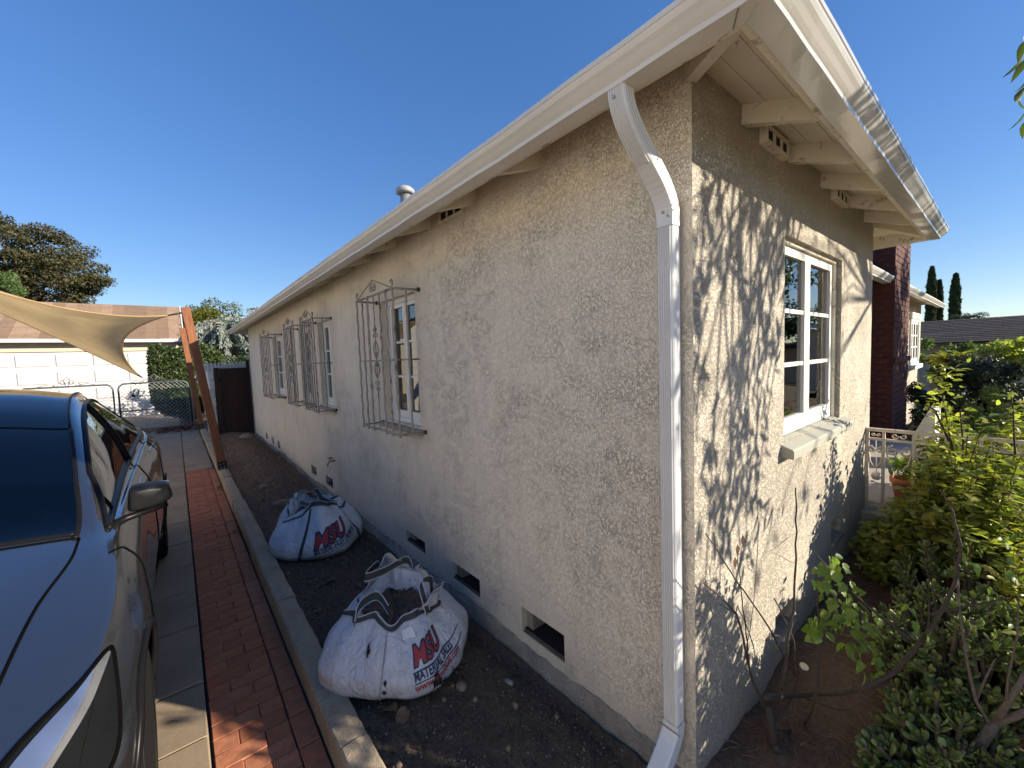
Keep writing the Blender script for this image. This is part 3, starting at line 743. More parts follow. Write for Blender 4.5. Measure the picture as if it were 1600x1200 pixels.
# downspout: ribbed rectangular pipe with two elbows and a kick-out shoe
def spout_section(hw, hd, ribs=True):
    """closed outline: a along y, b outwards (towards -x)"""
    pts = []; r = 0.008; N = 25
    for i in range(N+1):
        a = -hw+r+(2*hw-2*r)*i/N; f = 0.0034*math.cos(i*math.pi*2*5/N) if ribs else 0
        pts.append((a, hd+f))
    for i in range(5): t = math.pi/2-i*math.pi/8; pts.append((hw-r+r*math.cos(t), hd-r+r*math.sin(t)))
    M_ = 13
    for i in range(M_+1):
        b = hd-r-(2*hd-2*r)*i/M_; f = 0.0016*math.cos(i*math.pi*2*3/M_) if ribs else 0
        pts.append((hw+f, b))
    pts += [(hw-r, -hd), (-hw+r, -hd)]
    for i in range(M_+1):
        b = -hd+r+(2*hd-2*r)*i/M_; f = 0.0016*math.cos(i*math.pi*2*3/M_) if ribs else 0
        pts.append((-hw-f, b))
    for i in range(1, 4): t = math.pi-i*math.pi/8; pts.append((-hw+r+r*math.cos(t), hd-r+r*math.sin(t)))
    return pts
SY = 0.064
def sweep(path, hw, hd, ribs=True, crimp=None):
    rows = []; m = len(path)
    for i, (x, z) in enumerate(path):
        x0, z0 = path[max(i-1, 0)]; x1, z1 = path[min(i+1, m-1)]
        d = Vector((x1-x0, 0, z1-z0)).normalized(); nrm = Vector((d.z, 0, -d.x))
        if nrm.x > 0: nrm = -nrm
        k = 1+(0.020*(i % 2) if crimp and crimp[0] <= i <= crimp[1] else 0)
        rows.append([Vector((x, SY, z))+Vector((0, a*k, 0))+nrm*b*k for a, b in spout_section(hw, hd, ribs)])
    mb = MB(); mb.grid(rows, smooth=False, closed=True); return mb
def arc(p, q, n, d0, d1):
    """smooth hermite from p to q with end directions"""
    out = []
    for i in range(n+1):
        t = i/n; h = (2*t**3-3*t*t+1, t**3-2*t*t+t, -2*t**3+3*t*t, t**3-t*t)
        out.append((h[0]*p[0]+h[1]*d0[0]+h[2]*q[0]+h[3]*d1[0], h[0]*p[1]+h[1]*d0[1]+h[2]*q[1]+h[3]*d1[1]))
    return out
HW, HD = 0.0285, 0.026
ds = sweep([(-0.042, 2.08), (-0.042, 1.3), (-0.042, 0.235)], HW, HD).build('downspout', MATS['spout_metal'], house)
S_ = arc((-0.304, 2.405), (-0.042, 2.07), 40, (0, -0.42), (0, -0.42)); up = S_[:22]
sweep(up, HW+0.0015, HD+0.0015, True, (9, 17)).build('elbow', MATS['spout_metal'], ds)
lo = S_[20:]+[(-0.042, 2.045)]
sweep(lo, HW+0.003, HD+0.003, False, (5, 17)).build('elbow', MATS['spout_metal'], ds)
sh = [(-0.042, 0.255)]+arc((-0.042, 0.235), (-0.185, 0.085), 14, (0, -0.16), (-0.13, -0.13))
sweep(sh, HW+0.003, HD+0.003, False, (3, 9)).build('elbow', MATS['spout_metal'], ds)
for x, z, q in ((-0.338, 2.37, 0), (-0.075, 2.09, 0), (-0.075, 2.075, 0.02), (-0.155, 2.23, 0.03)):
    m = MB(); m.lathe([(0.0, -0.006), (0.0045, -0.004), (0.005, 0.0), (0.003, 0.004)], (x, SY-q, z), 8, axis='x'); m.build('screw', MATS['screw_metal'], ds)
m = MB(); m.tube([(-0.075, SY-0.043, 0.235), (-0.077, SY+0.043, 0.236)], 0.0018, 5); m.build('lap_joint', MATS['gutter_seam'], ds)

# ------------------------------------------------------------------ windows
def pane_row(m, ax, a0, a1, zs, d): pass
def side_window(k, a, b):
    z0, z1 = 1.12, 2.125
    fr = MB(); t = 0.035
    for (p, q, r, s) in ((a, a+t, z0, z1), (b-t, b, z0, z1), (a+t, b-t, z1-t, z1), (a+t, b-t, z0, z0+t)):
        fr.box(0.045, 0.12, p, q, r, s)
    w = fr.build('window', MATS['sash_white'], house)
    m = MB(); m.prism([(-0.035, z0-0.055), (0.09, z0-0.055), (0.09, z0+0.004), (-0.035, z0-0.02)], a-0.045, b+0.045, lambda p, q, t: (p, t, q)); m.build('sill', MATS['grille_paint'], w)
    mid = (a+b)/2
    for (p, q) in ((a+t, mid-0.002), (mid+0.002, b-t)):
        s = 0.032; sa = MB()
        for (c, d, e_, f) in ((p, p+s, z0+t, z1-t), (q-s, q, z0+t, z1-t), (p+s, q-s, z1-t-s, z1-t), (p+s, q-s, z0+t, z0+t+0.055)):
            sa.box(0.062, 0.098, c, d, e_, f)
        zz = z0+t+0.055; hz = (z1-t-s-zz)/3
        for j in (1, 2): sa.box(0.066, 0.094, p+s, q-s, zz+hz*j-0.009, zz+hz*j+0.009)
        so = sa.build('sash', MATS['sash_white'], w)
        for j in range(3):
            g = MB(); g.box(0.079, 0.082, p+s-0.002, q-s+0.002, zz+hz*j+(0.0085 if j else -0.002), zz+hz*(j+1)-(0.0085 if j < 2 else -0.002)); g.build('pane', MATS['window_glass'], w)
    # blind hanging behind
    bl = MB(); n = 22
    for i in range(n):
        z = 2.04-i*0.02
        bl.box(0.16, 0.165, a+0.04, b-0.04, z-0.018, z)
    if k == 0: bl.build('blind', MATS['curtain'], w)
    return w
for k, (a, b) in enumerate(side_win): side_window(k, a, b)

# front casement window
x0, x1, z0, z1 = FW
fr = MB(); t = 0.018
for (p, q, r, s) in ((x0, x0+t, z0, z1), (x1-t, x1, z0, z1), (x0+t, x1-t, z1-t, z1)): fr.box(p, q, 0.026, 0.10, r, s)
fwn = fr.build('window', MATS['eave_paint'], house); fwn['label'] = 'white two-leaf casement window on the sunlit front wall'
m = MB(); m.prism([(-0.055, z0-0.068), (0.10, z0-0.068), (0.10, z0+0.012), (0.03, z0+0.008), (-0.050, z0-0.022), (-0.055, z0-0.03)], x0-0.035, x1+0.10, lambda p, q, t: (t, p, q)); m.build('sill', MATS['sill_green'], fwn)
mid = (x0+x1)/2
for (p, q) in ((x0+t+0.002, mid-0.002), (mid+0.002, x1-t-0.002)):
    s = 0.045; sa = MB()
    for (c, d, e_, f) in ((p, p+s, z0+0.012, z1-t-0.003), (q-s, q, z0+0.012, z1-t-0.003), (p+s, q-s, z1-t-s-0.003, z1-t-0.003), (p+s, q-s, z0+0.012, z0+0.095)): sa.box(c, d, 0.045, 0.082, e_, f)
    zz = z0+0.095; hz = (z1-t-s-0.003-zz)/3
    for j in (1, 2): sa.box(p+s, q-s, 0.050, 0.078, zz+hz*j-0.011, zz+hz*j+0.011)
    sa.build('sash', MATS['sash_white'], fwn)
    for j in range(3):
        g = MB(); g.box(p+s-0.002, q-s+0.002, 0.063, 0.066, zz+hz*j+(0.0105 if j else -0.002), zz+hz*(j+1)-(0.0105 if j < 2 else -0.002)); g.build('pane', MATS['window_glass'], fwn)
# curtain inside right
P = [[(x1-0.20+0.17*i/24, 0.20+0.02*math.sin(i*1.6), z) for i in range(25)] for z in (1.0, 2.2)]
m = MB(); m.grid(P); m.build('curtain', MATS['curtain'], fwn)

# second front window, far along the recessed wall
x0, x1, z0, z1 = 10.45, 11.65, 1.15, 2.12
fr = MB(); t = 0.05
for (p, q, r, s) in ((x0, x0+t, z0, z1), (x1-t, x1, z0, z1), (x0+t, x1-t, z1-t, z1), (x0+t, x1-t, z0, z0+t)): fr.box(p, q, 0.62, 0.72, r, s)
w2 = fr.build('window', MATS['sash_white'], house); w2['label'] = 'white paned window beyond the chimney'
m = MB(); m.box(x0-0.06, x1+0.08, 0.56, 0.70, z0-0.09, z0-0.002); m.build('sill', MATS['sash_white'], w2)
m = MB(); m.box(x0-0.06, x1+0.08, 0.60, 0.649, z1+0.002, z1+0.13); m.build('window_head', MATS['eave_paint'], w2)
for j in range(3):
    p, q = x0+t+(x1-x0-2*t)*j/3, x0+t+(x1-x0-2*t)*(j+1)/3
    sa = MB()
    for (c, d, e_, f) in ((p, p+0.05, z0+t, z1-t), (q-0.05, q, z0+t, z1-t), (p+0.05, q-0.05, z1-t-0.05, z1-t), (p+0.05, q-0.05, z0+t, z0+t+0.08)): sa.box(c, d, 0.64, 0.68, e_, f)
    for i in (1, 2): zz = z0+t+0.08+(z1-z0-2*t-0.13)*i/3; sa.box(p+0.05, q-0.05, 0.645, 0.675, zz-0.015, zz+0.015)
    sa.build('sash', MATS['sash_white'], w2)
    g = MB(); g.box(p+0.04, q-0.04, 0.658, 0.661, z0+t+0.01, z1-t-0.01); g.build('pane', MATS['window_glass'], w2)
# front door leaf in the recess
m = MB(); m.box(3.4, 4.35, 0.70, 0.74, 0.36, 2.3); m.build('door', MATS['wood_furniture'], house)

# ------------------------------------------------------------------ window grilles (bowed-out iron cages)
def spiral(c, r, turns, start, sgn, n=16):
    return [(c[0]+r*(1-0.75*i/n)*math.cos(start+sgn*turns*2*math.pi*i/n), c[1]+r*(1-0.75*i/n)*math.sin(start+sgn*turns*2*math.pi*i/n)) for i in range(n+1)]
def grille(y0, y1, z0=1.095, z1=2.125, p=0.188):
    pr = thing_part('window_grille', house)
    W = y1-y0; R = 0.0078
    to = lambda pts: [(-p, y0+a*W, z) for a, z in pts]
    top = MB(); top.tube([(0.01, y0-0.03, z1), (-p, y0, z1), (-p, y1, z1), (0.01, y1+0.03, z1)], R*1.1, 6); top.build('top_rail', MATS['grille_paint'], pr)
    bot = MB(); bot.tube([(0.01, y0-0.03, z0), (-p, y0, z0), (-p, y1, z0), (0.01, y1+0.03, z0)], R*1.1, 6); bot.build('bottom_rail', MATS['grille_paint'], pr)
    mr = MB(); mr.tube([(-0.02, y0-0.02, (z0+z1)/2+0.02), (-p, y0, (z0+z1)/2+0.02), (-p, y1, (z0+z1)/2+0.02), (-0.02, y1+0.02, (z0+z1)/2+0.02)], R*0.7, 5); mr.build('middle_rail', MATS['grille_paint'], pr)
    N = 7
    for k in range(N):
        y = y0+W*k/(N-1)
        if k == 3: continue
        b = MB(); zz = np.linspace(z0-0.02, z1, 34)
        b.tube([(-p+0.0022*math.sin(i*1.5+k), y+0.0022*math.cos(i*1.5+k), z) for i, z in enumerate(zz)], R, 5); b.build('bar', MATS['grille_paint'], pr)
    for y in (y0-0.014, y1+0.014):
        b = MB(); zz = np.linspace(z0, z1, 24)
        b.tube([(-p*0.52+0.002*math.sin(i*1.5), y, z) for i, z in enumerate(zz)], R, 5); b.build('bar', MATS['grille_paint'], pr)
    # ornamental middle column
    c = (y0+y1)/2; o = MB()
    L = lambda pts, r=0.0045: o.tube([(-p, c+a, z) for a, z in pts], r, 5)
    zc = (z0+z1)/2+0.03
    L([(0, z1), (0, zc+0.27)]); L([(0, zc-0.27), (0, z0)])
    for s in (1, -1):
        for q in (1, -1):
            L([(s*0.0, zc+q*0.27), (s*0.012, zc+q*0.24), (s*0.004, zc+q*0.19), (0, zc+q*0.155)])
            L([(a*s, zc+q*(0.18+z)) for a, z in spiral((0.028, 0.0), 0.022, 0.9, math.pi, -1)], 0.0038)
            L([(a*s, zc+q*(0.205+z)) for a, z in spiral((0.022, 0.025), 0.018, 0.8, math.pi, 1)], 0.0038)
            L([(s*0.045*math.sin(math.pi*i/14), zc+q*0.002+q*0.145*i/14) for i in range(15)], 0.0048)
            L([(a*s, zc+q*(0.045+z)) for a, z in spiral((0.017, 0.0), 0.014, 0.9, -math.pi/2, 1)], 0.0035)
        L([(0, zc-0.15), (0, zc+0.15)], 0.0035)
    o.build('scroll_column', MATS['grille_paint'], pr)
    # pediment scrolls on the top rail
    o = MB(); hp = 0.105; w2_ = W*0.5
    for s in (1, -1):
        arm = [(s*w2_*0.93, z1+0.008)]+[(s*(w2_*0.93-(w2_*0.93-0.045)*i/8), z1+0.008+hp*0.88*i/8) for i in range(1, 9)]
        arm += [(s*(0.045-0.035*math.sin(t)), z1+hp*0.86+0.022*math.sin(t*1.2)) for t in (0.5, 0.9, 1.3, 1.6)]
        L2 = [(-p, c+a, z) for a, z in arm]; o.tube(L2, 0.0052, 5)
        o.tube([(-p, c+s*a, z1+0.055+z) for a, z in spiral((0.024, 0), 0.034, 1.3, math.pi*0.6, -1, 22)], 0.005, 5)
        o.tube([(-p, c+s*(w2_*0.93+a), z1+0.045+z) for a, z in spiral((0.006, 0), 0.028, 1.0, -math.pi/2, 1, 18)], 0.0048, 5)
    o.build('pediment_scroll', MATS['grille_paint'], pr)
    for y in (y0-0.03, y1+0.03):
        for z in (z0, z1):
            q = MB(); q.lathe([(0.0, -0.012), (0.016, -0.010), (0.016, 0.003), (0, 0.004)], (-0.004, y, z), 10, axis='x'); q.build('wall_flange', MATS['black_metal'], pr)
def thing_part(name, parent):
    o = bpy.data.objects.new(name, None); COL.objects.link(o); o.parent = parent; o.empty_display_size = 0.05; return o
for a, b in ((2.03, 2.755), (4.16, 4.74), (5.12, 5.72), (6.90, 7.78)): grille(a, b)

# ------------------------------------------------------------------ chimney of painted brick, each near brick its own piece
chx0, chx1, chy0, chy1 = 5.83, 7.04, 0.272, 0.78
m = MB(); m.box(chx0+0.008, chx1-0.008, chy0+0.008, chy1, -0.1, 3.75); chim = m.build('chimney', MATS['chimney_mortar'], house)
cb = {}
def cbrick(lx, ly, lz):
    k = (round(lx, 3), round(ly, 3), round(lz, 3))
    if k not in cb:
        q = MB(); q.box(-lx/2, lx/2, -ly/2, ly/2, -lz/2, lz/2); cb[k] = q.mesh('brick'); cb[k].materials.append(MATS['chimney_brick'])
    return cb[k]
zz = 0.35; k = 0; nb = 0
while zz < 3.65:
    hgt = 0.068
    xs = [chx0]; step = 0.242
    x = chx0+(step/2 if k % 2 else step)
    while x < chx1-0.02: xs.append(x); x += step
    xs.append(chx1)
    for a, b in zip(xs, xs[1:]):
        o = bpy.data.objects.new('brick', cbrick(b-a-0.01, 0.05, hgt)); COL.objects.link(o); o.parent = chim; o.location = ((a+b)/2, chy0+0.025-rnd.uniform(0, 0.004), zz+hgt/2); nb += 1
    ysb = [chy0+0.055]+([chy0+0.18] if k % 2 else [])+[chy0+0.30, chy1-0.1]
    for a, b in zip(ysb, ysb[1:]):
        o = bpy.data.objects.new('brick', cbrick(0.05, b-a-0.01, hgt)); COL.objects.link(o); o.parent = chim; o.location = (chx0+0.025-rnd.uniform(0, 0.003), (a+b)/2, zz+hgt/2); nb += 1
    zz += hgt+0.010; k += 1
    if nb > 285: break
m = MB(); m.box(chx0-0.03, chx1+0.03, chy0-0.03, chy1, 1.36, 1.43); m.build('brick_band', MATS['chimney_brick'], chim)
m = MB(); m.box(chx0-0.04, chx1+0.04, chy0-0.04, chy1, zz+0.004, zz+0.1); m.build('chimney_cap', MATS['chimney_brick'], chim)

# ------------------------------------------------------------------ porch, railing, cheek wall
m = MB(); m.bevbox(2.62, 5.78, -1.15, 0.648, 0.17, 0.345, 0.012); m.box(2.66, 5.74, -1.11, 0.6, -0.1, 0.169); struct('porch_slab', m, MATS['porch_concrete'])
for k, (yy0, zt) in enumerate(((-1.5, 0.22), (-1.85, 0.09))):
    m = MB(); m.bevbox(3.5, 5.0, yy0, yy0+0.345, -0.1, zt, 0.01); struct('porch_step', m, MATS['porch_concrete'])
rl = thing('porch_railing', 'cream wrought iron railing with scrolls between porch corner and plants', 'railing', (2.72, -0.4, 0.345))
X = 2.72
m = MB(); m.box(X-0.016, X+0.016, -1.05, -0.004, 0.955, 0.978); m.build('top_rail', MATS['rail_cream'], rl)
m = MB(); m.box(X-0.010, X+0.010, -1.04, -0.004, 0.885, 0.903); m.build('second_rail', MATS['rail_cream'], rl)
m = MB(); m.box(X-0.012, X+0.012, -1.05, -0.004, 0.385, 0.405); m.build('bottom_rail', MATS['rail_cream'], rl)
for y in (-0.012, -0.105, -0.27, -0.43, -0.59, -0.75, -0.91, -1.04):
    m = MB(); m.box(X-0.009, X+0.009, y-0.009, y+0.009, 0.345, 0.955); m.build('baluster', MATS['rail_cream'], rl)
for y in (-0.06, -0.19, -0.35, -0.51, -0.67, -0.83):
    m = MB(); rr = 0.042 if y > -0.1 else 0.068
    for s in (1, -1):
        m.tube([(X, y+s*a, 0.815+z) for a, z in spiral((rr*0.5, 0), rr*0.55, 1.25, math.pi/2, -1, 22)], 0.007, 6)
        m.tube([(X, y+s*rr*1.0, 0.815+0.0), (X, y+s*rr*0.8, 0.72), (X, y+s*rr*0.2, 0.67)], 0.006, 6)
    m.build('scroll', MATS['rail_cream'], rl)
    m = MB(); 
    for s in (1, -1): m.tube([(X, y+s*a, 0.93+z) for a, z in spiral((rr*0.35, 0), rr*0.3, 1.0, math.pi, 1, 14)], 0.005, 5)
    m.build('scroll', MATS['rail_cream'], rl)
cw = MB(); cw.prism([(-0.245, -0.1), (-0.240, 0.94), (-0.205, 0.965), (-0.079, 0.66), (-0.079, -0.1)], 4.40, 4.90, lambda p, q, t: (t, p, q))
tag(cw.build('stair_cheek_wall', MATS['wall_white']), 'white sloping stair side wall behind the leafy shrub', 'wall')
# potted plant and hanging ornament on the porch
pot = thing('potted_plant', 'terracotta pot with a small plant behind the porch railing', 'potted plant', (3.05, -0.20, 0.345))
m = MB(); m.lathe([(0.065, 0.346), (0.09, 0.50), (0.102, 0.505), (0.104, 0.545), (0.088, 0.545), (0.08, 0.51), (0.0, 0.51)], (3.05, -0.20, 0), 20); m.build('pot', MATS['terracotta'], pot)
orn = MB(); orn.lathe([(0.0, 0.555), (0.022, 0.562), (0.032, 0.585), (0.028, 0.61), (0.008, 0.625), (0.0, 0.626)], (2.80, -0.055, 0), 14); orn.tube([(2.80, -0.055, 0.62), (2.79, -0.05, 0.88)], 0.003, 5)
tag(orn.build('hanging_ornament', MATS['wall_white']), 'pale ball ornament hanging on a cord inside the porch railing', 'ornament')
# ------------------------------------------------------------------ parked car
def paint_car():
    t = NT('car_paint')
    fl = t.noise(900, 2, 0.5)
    c = t.ramp(fl, [(0.3, (0.16, 0.163, 0.172)), (0.7, (0.21, 0.215, 0.225))])
    t.set(c, 0.20, 0.92); t.b.inputs['Coat Weight'].default_value = 1.0; t.b.inputs['Coat Roughness'].default_value = 0.03
    return t.m
paint_car()
simple('car_black', (0.008, 0.008, 0.009), 0.3, 0, 0.1, spec=0.10)
simple('car_gap', (0.003, 0.003, 0.003), 0.9, spec=0.02)
simple('car_mirror_shell', (0.012, 0.0125, 0.014), 0.35, 0.0, spec=0.10)
MATS['car_mirror_shell'].node_tree.nodes['Principled BSDF'].inputs['Coat Weight'].default_value = 0.0
simple('rubber', (0.014, 0.014, 0.014), 0.9, 0, 0.2, 60, 0.3, 60, spec=0.06)
simple('rim_grey', (0.05, 0.05, 0.055), 0.4, 0.6, spec=0.2)
simple('lamp_chrome', (0.65, 0.68, 0.72), 0.18, 0.9)
simple('lamp_dark', (0.008, 0.009, 0.010), 0.12, spec=0.08)
simple('seat_dark', (0.02, 0.02, 0.022), 0.7)
simple('tail_red', (0.20, 0.01, 0.01), 0.15)
CX, CY, CZ = -2.505, 0.42, DRV
AX_F, AX_R, WR, ARCH = 0.87, 3.76, 0.355, 0.388
def interp(tab, u):
    xs = [a for a, _ in tab]; ys = [b for _, b in tab]
    # monotone cubic
    if u <= xs[0]: return ys[0]
    if u >= xs[-1]: return ys[-1]
    i = max(j for j in range(len(xs)-1) if xs[j] <= u)
    def slope(j):
        if j <= 0: return (ys[1]-ys[0])/(xs[1]-xs[0])
        if j >= len(xs)-1: return (ys[-1]-ys[-2])/(xs[-1]-xs[-2])
        a = (ys[j]-ys[j-1])/(xs[j]-xs[j-1]); b = (ys[j+1]-ys[j])/(xs[j+1]-xs[j])
        return 0 if a*b <= 0 else 2*a*b/(a+b)
    h = xs[i+1]-xs[i]; t = (u-xs[i])/h; m0, m1 = slope(i)*h, slope(i+1)*h
    return (2*t**3-3*t*t+1)*ys[i]+(t**3-2*t*t+t)*m0+(-2*t**3+3*t*t)*ys[i+1]+(t**3-t*t)*m1
WMAX = [(0, .60), (.10, .74), (.25, .84), (.5, .945), (.87, .985), (1.4, .962), (2.2, .945), (3.1, .96), (3.76, .985), (4.2, .935), (4.5, .86), (4.68, .74), (4.75, .60)]
ZSH = [(0, .60), (.12, .66), (.4, .77), (.87, .90), (1.35, .99), (2.0, 1.03), (2.8, 1.06), (3.5, 1.10), (4.1, 1.13), (4.5, 1.11), (4.75, 1.02)]
INS = [(0, .05), (.4, .07), (.87, .075), (1.35, .085), (2.2, .075), (3.3, .085), (4.1, .11), (4.75, .06)]
ZC = [(0, .62), (.08, .70), (.25, .785), (.5, .865), (.87, .965), (1.2, 1.035), (1.36, 1.075), (1.7, 1.265), (2.05, 1.445), (2.35, 1.555), (2.65, 1.612), (2.95, 1.624), (3.3, 1.60), (3.65, 1.53), (4.0, 1.42), (4.3, 1.30), (4.5, 1.21), (4.62, 1.14), (4.75, 1.03)]
WRL = [(0, .50), (.3, .68), (.87, .735), (1.2, .785), (1.36, .785), (1.7, .748), (2.05, .70), (2.35, .66), (2.65, .635), (3.3, .605), (3.8, .595), (4.3, .58), (4.6, .60), (4.75, .5)]
ZRL = [(0, .61), (.12, .675), (.4, .80), (.87, .935), (1.2, 1.0), (1.36, 1.03), (1.7, 1.195), (2.05, 1.36), (2.35, 1.465), (2.65, 1.525), (2.95, 1.535), (3.3, 1.505), (3.65, 1.43), (4.0, 1.33), (4.3, 1.235), (4.5, 1.17), (4.75, 1.025)]
def ctrl(u):
    wm, zs, ins, zc, wr, zr = (interp(T, u) for T in (WMAX, ZSH, INS, ZC, WRL, ZRL))
    ws = wm-ins; wr = min(wr, ws-0.045); low = 0.20+0.10*max(0, 1-u/0.5)
    gm = ((ws-.03+wr)/2+0.028*min(1, max(0, (zr-zs)/0.3)), (zs+.02+zr)/2)
    return [(wm-.16, low-.03), (wm-.05, low+.03), (wm-.012, .42), (wm, .60), (wm-.018, zs-.14), (ws+.022, zs-.035), (ws, zs), (ws-.028, zs+.014), gm, (wr, zr), (wr*0.86, zr+(zc-zr)*.33), (wr*0.5, zr+(zc-zr)*.80), (0, zc)]
NC = 13
def csurf(u, v):
    """v in 0..12 along the half section"""
    P = CT(u); i = min(NC-2, int(v)); t = v-i
    p0, p1, p2 = P[max(i-1, 0)], P[i], P[i+1]; p3 = P[min(i+2, NC-1)] if i+2 < NC else (-P[NC-2][0], P[NC-2][1])
    f = lambda a, b, c, d: 0.5*((2*b)+(-a+c)*t+(2*a-5*b+4*c-d)*t*t+(-a+3*b-3*c+d)*t**3)
    return f(p0[0], p1[0], p2[0], p3[0]), f(p0[1], p1[1], p2[1], p3[1])
_ct = {}
def CT(u):
    k = round(u, 5)
    if k not in _ct: _ct[k] = ctrl(u)
    return _ct[k]
def cpt(u, v, off=0.0, side=1):
    w, h = csurf(u, v)
    if off:
        e_ = 0.01; w1, h1 = csurf(min(4.75, u+e_), v); w0, h0 = csurf(max(0, u-e_), v)
        a = Vector((w1-w0, 2*e_, h1-h0)); vv = min(11.98, max(0.02, v)); wa, ha = csurf(u, vv+0.02); wb, hb_ = csurf(u, vv-0.02)
        b = Vector((wa-wb, 0, ha-hb_)); n = a.cross(b).normalized()
        if n.dot(Vector((w, 0, h-0.7))) < 0: n = -n
        q = Vector((w, u, h))+n*off; w, u, h = q.x, q.y, q.z
    return Vector((CX+side*w, CY+u, CZ+h))
car = thing('parked_car', 'dark grey glossy car parked nose-out on the driveway', 'car', (CX, CY+2.4, DRV))
us = sorted(set([round(x, 4) for x in np.concatenate([np.linspace(0, .5, 22), np.linspace(.5, 1.3, 34), np.linspace(1.3, 3.2, 56), np.linspace(3.2, 4.3, 44), np.linspace(4.3, 4.75, 20)])]))
vs_ = sorted(set([round(x, 4) for x in np.concatenate([np.linspace(0, 4, 25), np.linspace(4, 8, 33), np.linspace(8, 12, 25)])]))
# window regions in (u, v): removed from the shell
def side_glass(u):
    """lower and upper v of the side glass at u, or None"""
    if not 1.40 <= u <= 3.98: return None
    lo = 7.25; t = (u-1.40)/(3.98-1.40)
    up = 8.78
    if u < 1.75: up = 7.30+(8.78-7.30)*((u-1.40)/0.35)**0.8
    if u > 3.45: up = 8.78-(8.78-7.5)*((u-3.45)/0.53)**1.6
    return lo, up
def ws_glass(u): return (9.38 if u > 1.5 else 9.38) if 1.33 <= u <= 2.08 else None
def rf_glass(u): return 9.45 if 2.10 <= u <= 4.42 else None
sh = MB(); shell_faces = []
for side in (1, -1):
    G = [[cpt(u, v, 0, side) for v in vs_] for u in us]
    # snap to the wheel arches
    flag = [[False]*len(vs_) for _ in us]
    for i, u in enumerate(us):
        for j, v in enumerate(vs_):
            if v > 5.2: continue
            p = G[i][j]
            for ax in (AX_F, AX_R):
                dy, dz = p.y-CY-ax, p.z-CZ-WR; d = math.hypot(dy, dz)
                if d < ARCH+0.002: flag[i][j] = True
                if ARCH*0.93 < d < ARCH*1.045 and d > 0:
                    k = ARCH/d; G[i][j] = Vector((p.x, CY+ax+dy*k, CZ+WR+dz*k)); flag[i][j] = True
    fs = []; n = len(vs_)
    for i in range(len(us)-1):
        for j in range(n-1):
            if flag[i][j] and flag[i+1][j] and flag[i][j+1] and flag[i+1][j+1]: continue
            ua, ub = us[i], us[i+1]; va, vb = vs_[j], vs_[j+1]
            sg0, sg1 = side_glass(ua), side_glass(ub)
            if sg0 and sg1 and va >= max(sg0[0], sg1[0])+0.02 and vb <= min(sg0[1], sg1[1])-0.02: continue
            if ws_glass(ua) and ws_glass(ub) and va >= 9.45: continue
            if rf_glass(ua) and rf_glass(ub) and va >= 9.5: continue
            fs.append((i*n+j, (i+1)*n+j, (i+1)*n+j+1, i*n+j+1))
    sh.add([p for r in G for p in r], fs, True)
sh.build('body_shell', MATS['car_paint'], car)
for u_, rr in ((0.0, 1), (4.75, -1)):
    m = MB(); pts = [cpt(u_, v, 0, 1) for v in vs_]+[cpt(u_, v, 0, -1) for v in reversed(vs_[:-1])]
    m.add(pts, [tuple(range(len(pts)))]); m.build('bumper_face', MATS['car_paint'], car)
m = MB(); m.box(CX-0.80, CX+0.80, CY+0.12, CY+4.6, CZ+0.17, CZ+0.22); m.build('underbody', MATS['car_black'], car)
def patch(name, mat, ulist, vlo, vhi, off, nv=10, both=False, parent=car):
    m = MB(); P = []
    for side in ((1, -1) if both else (1,)):
        P = [[cpt(u, vlo(u)+(vhi(u)-vlo(u))*j/nv, off, side) for j in range(nv+1)] for u in ulist]
        m.grid(P)
    return m.build(name, MATS[mat], parent)
UL = lambda a, b, n: [a+(b-a)*i/n for i in range(n+1)]
for side in (1, -1):
    for nm, (a, b) in (('front_window', (1.40, 2.62)), ('rear_window', (2.66, 3.98))):
        m = MB(); m.grid([[cpt(u, side_glass(u)[0]+(side_glass(u)[1]-side_glass(u)[0])*j/8, 0.001, side) for j in range(9)] for u in UL(a, b, 40)]); m.build(nm, MATS['car_glass'], car)
    # black surround and belt trim
    m = MB()
    m.tube([cpt(u, side_glass(u)[1]+0.03, 0.003, side) for u in UL(1.40, 3.98, 60)], 0.011, 6)
    m.tube([cpt(u, 7.20, 0.004, side) for u in UL(1.38, 4.0, 60)], 0.013, 6)
    m.tube([cpt(2.64, v, 0.000, side) for v in UL(7.2, 8.8, 10)], 0.022, 6); m.tube([cpt(1.62, v, 0.000, side) for v in UL(7.2, 8.15, 8)], 0.010, 6)
    m.build('window_trim', MATS['car_black'], car)
def full(name, mat, ul, v0, off):
    m = MB(); vv = [v0+(12-v0)*j/14 for j in range(15)]
    m.grid([[cpt(u, v, off, 1) for v in vv]+[cpt(u, v, off, -1) for v in reversed(vv[:-1])] for u in ul]); return m.build(name, MATS[mat], car)
wsh = full('windshield', 'car_glass', UL(1.33, 2.085, 30), 9.38, 0.002)
rgl = full('roof_glass', 'car_glass', UL(2.10, 4.42, 50), 9.42, 0.002)
m = MB()
for side in (1, -1): m.tube([cpt(u, 9.40, 0.002, side) for u in UL(1.30, 2.09, 24)], 0.010, 6); m.tube([cpt(u, 9.44, 0.001, side) for u in UL(2.09, 4.42, 40)], 0.007, 6)
m.tube([cpt(1.335, v, 0.001, 1) for v in UL(9.38, 12, 12)]+[cpt(1.335, v, 0.001, -1) for v in UL(12, 9.38, 12)], 0.010, 6)
m.tube([cpt(2.092, v, 0.001, 1) for v in UL(9.42, 12, 12)]+[cpt(2.092, v, 0.001, -1) for v in UL(12, 9.42, 12)], 0.007, 6)
m.build('glass_seal', MATS['car_black'], car)
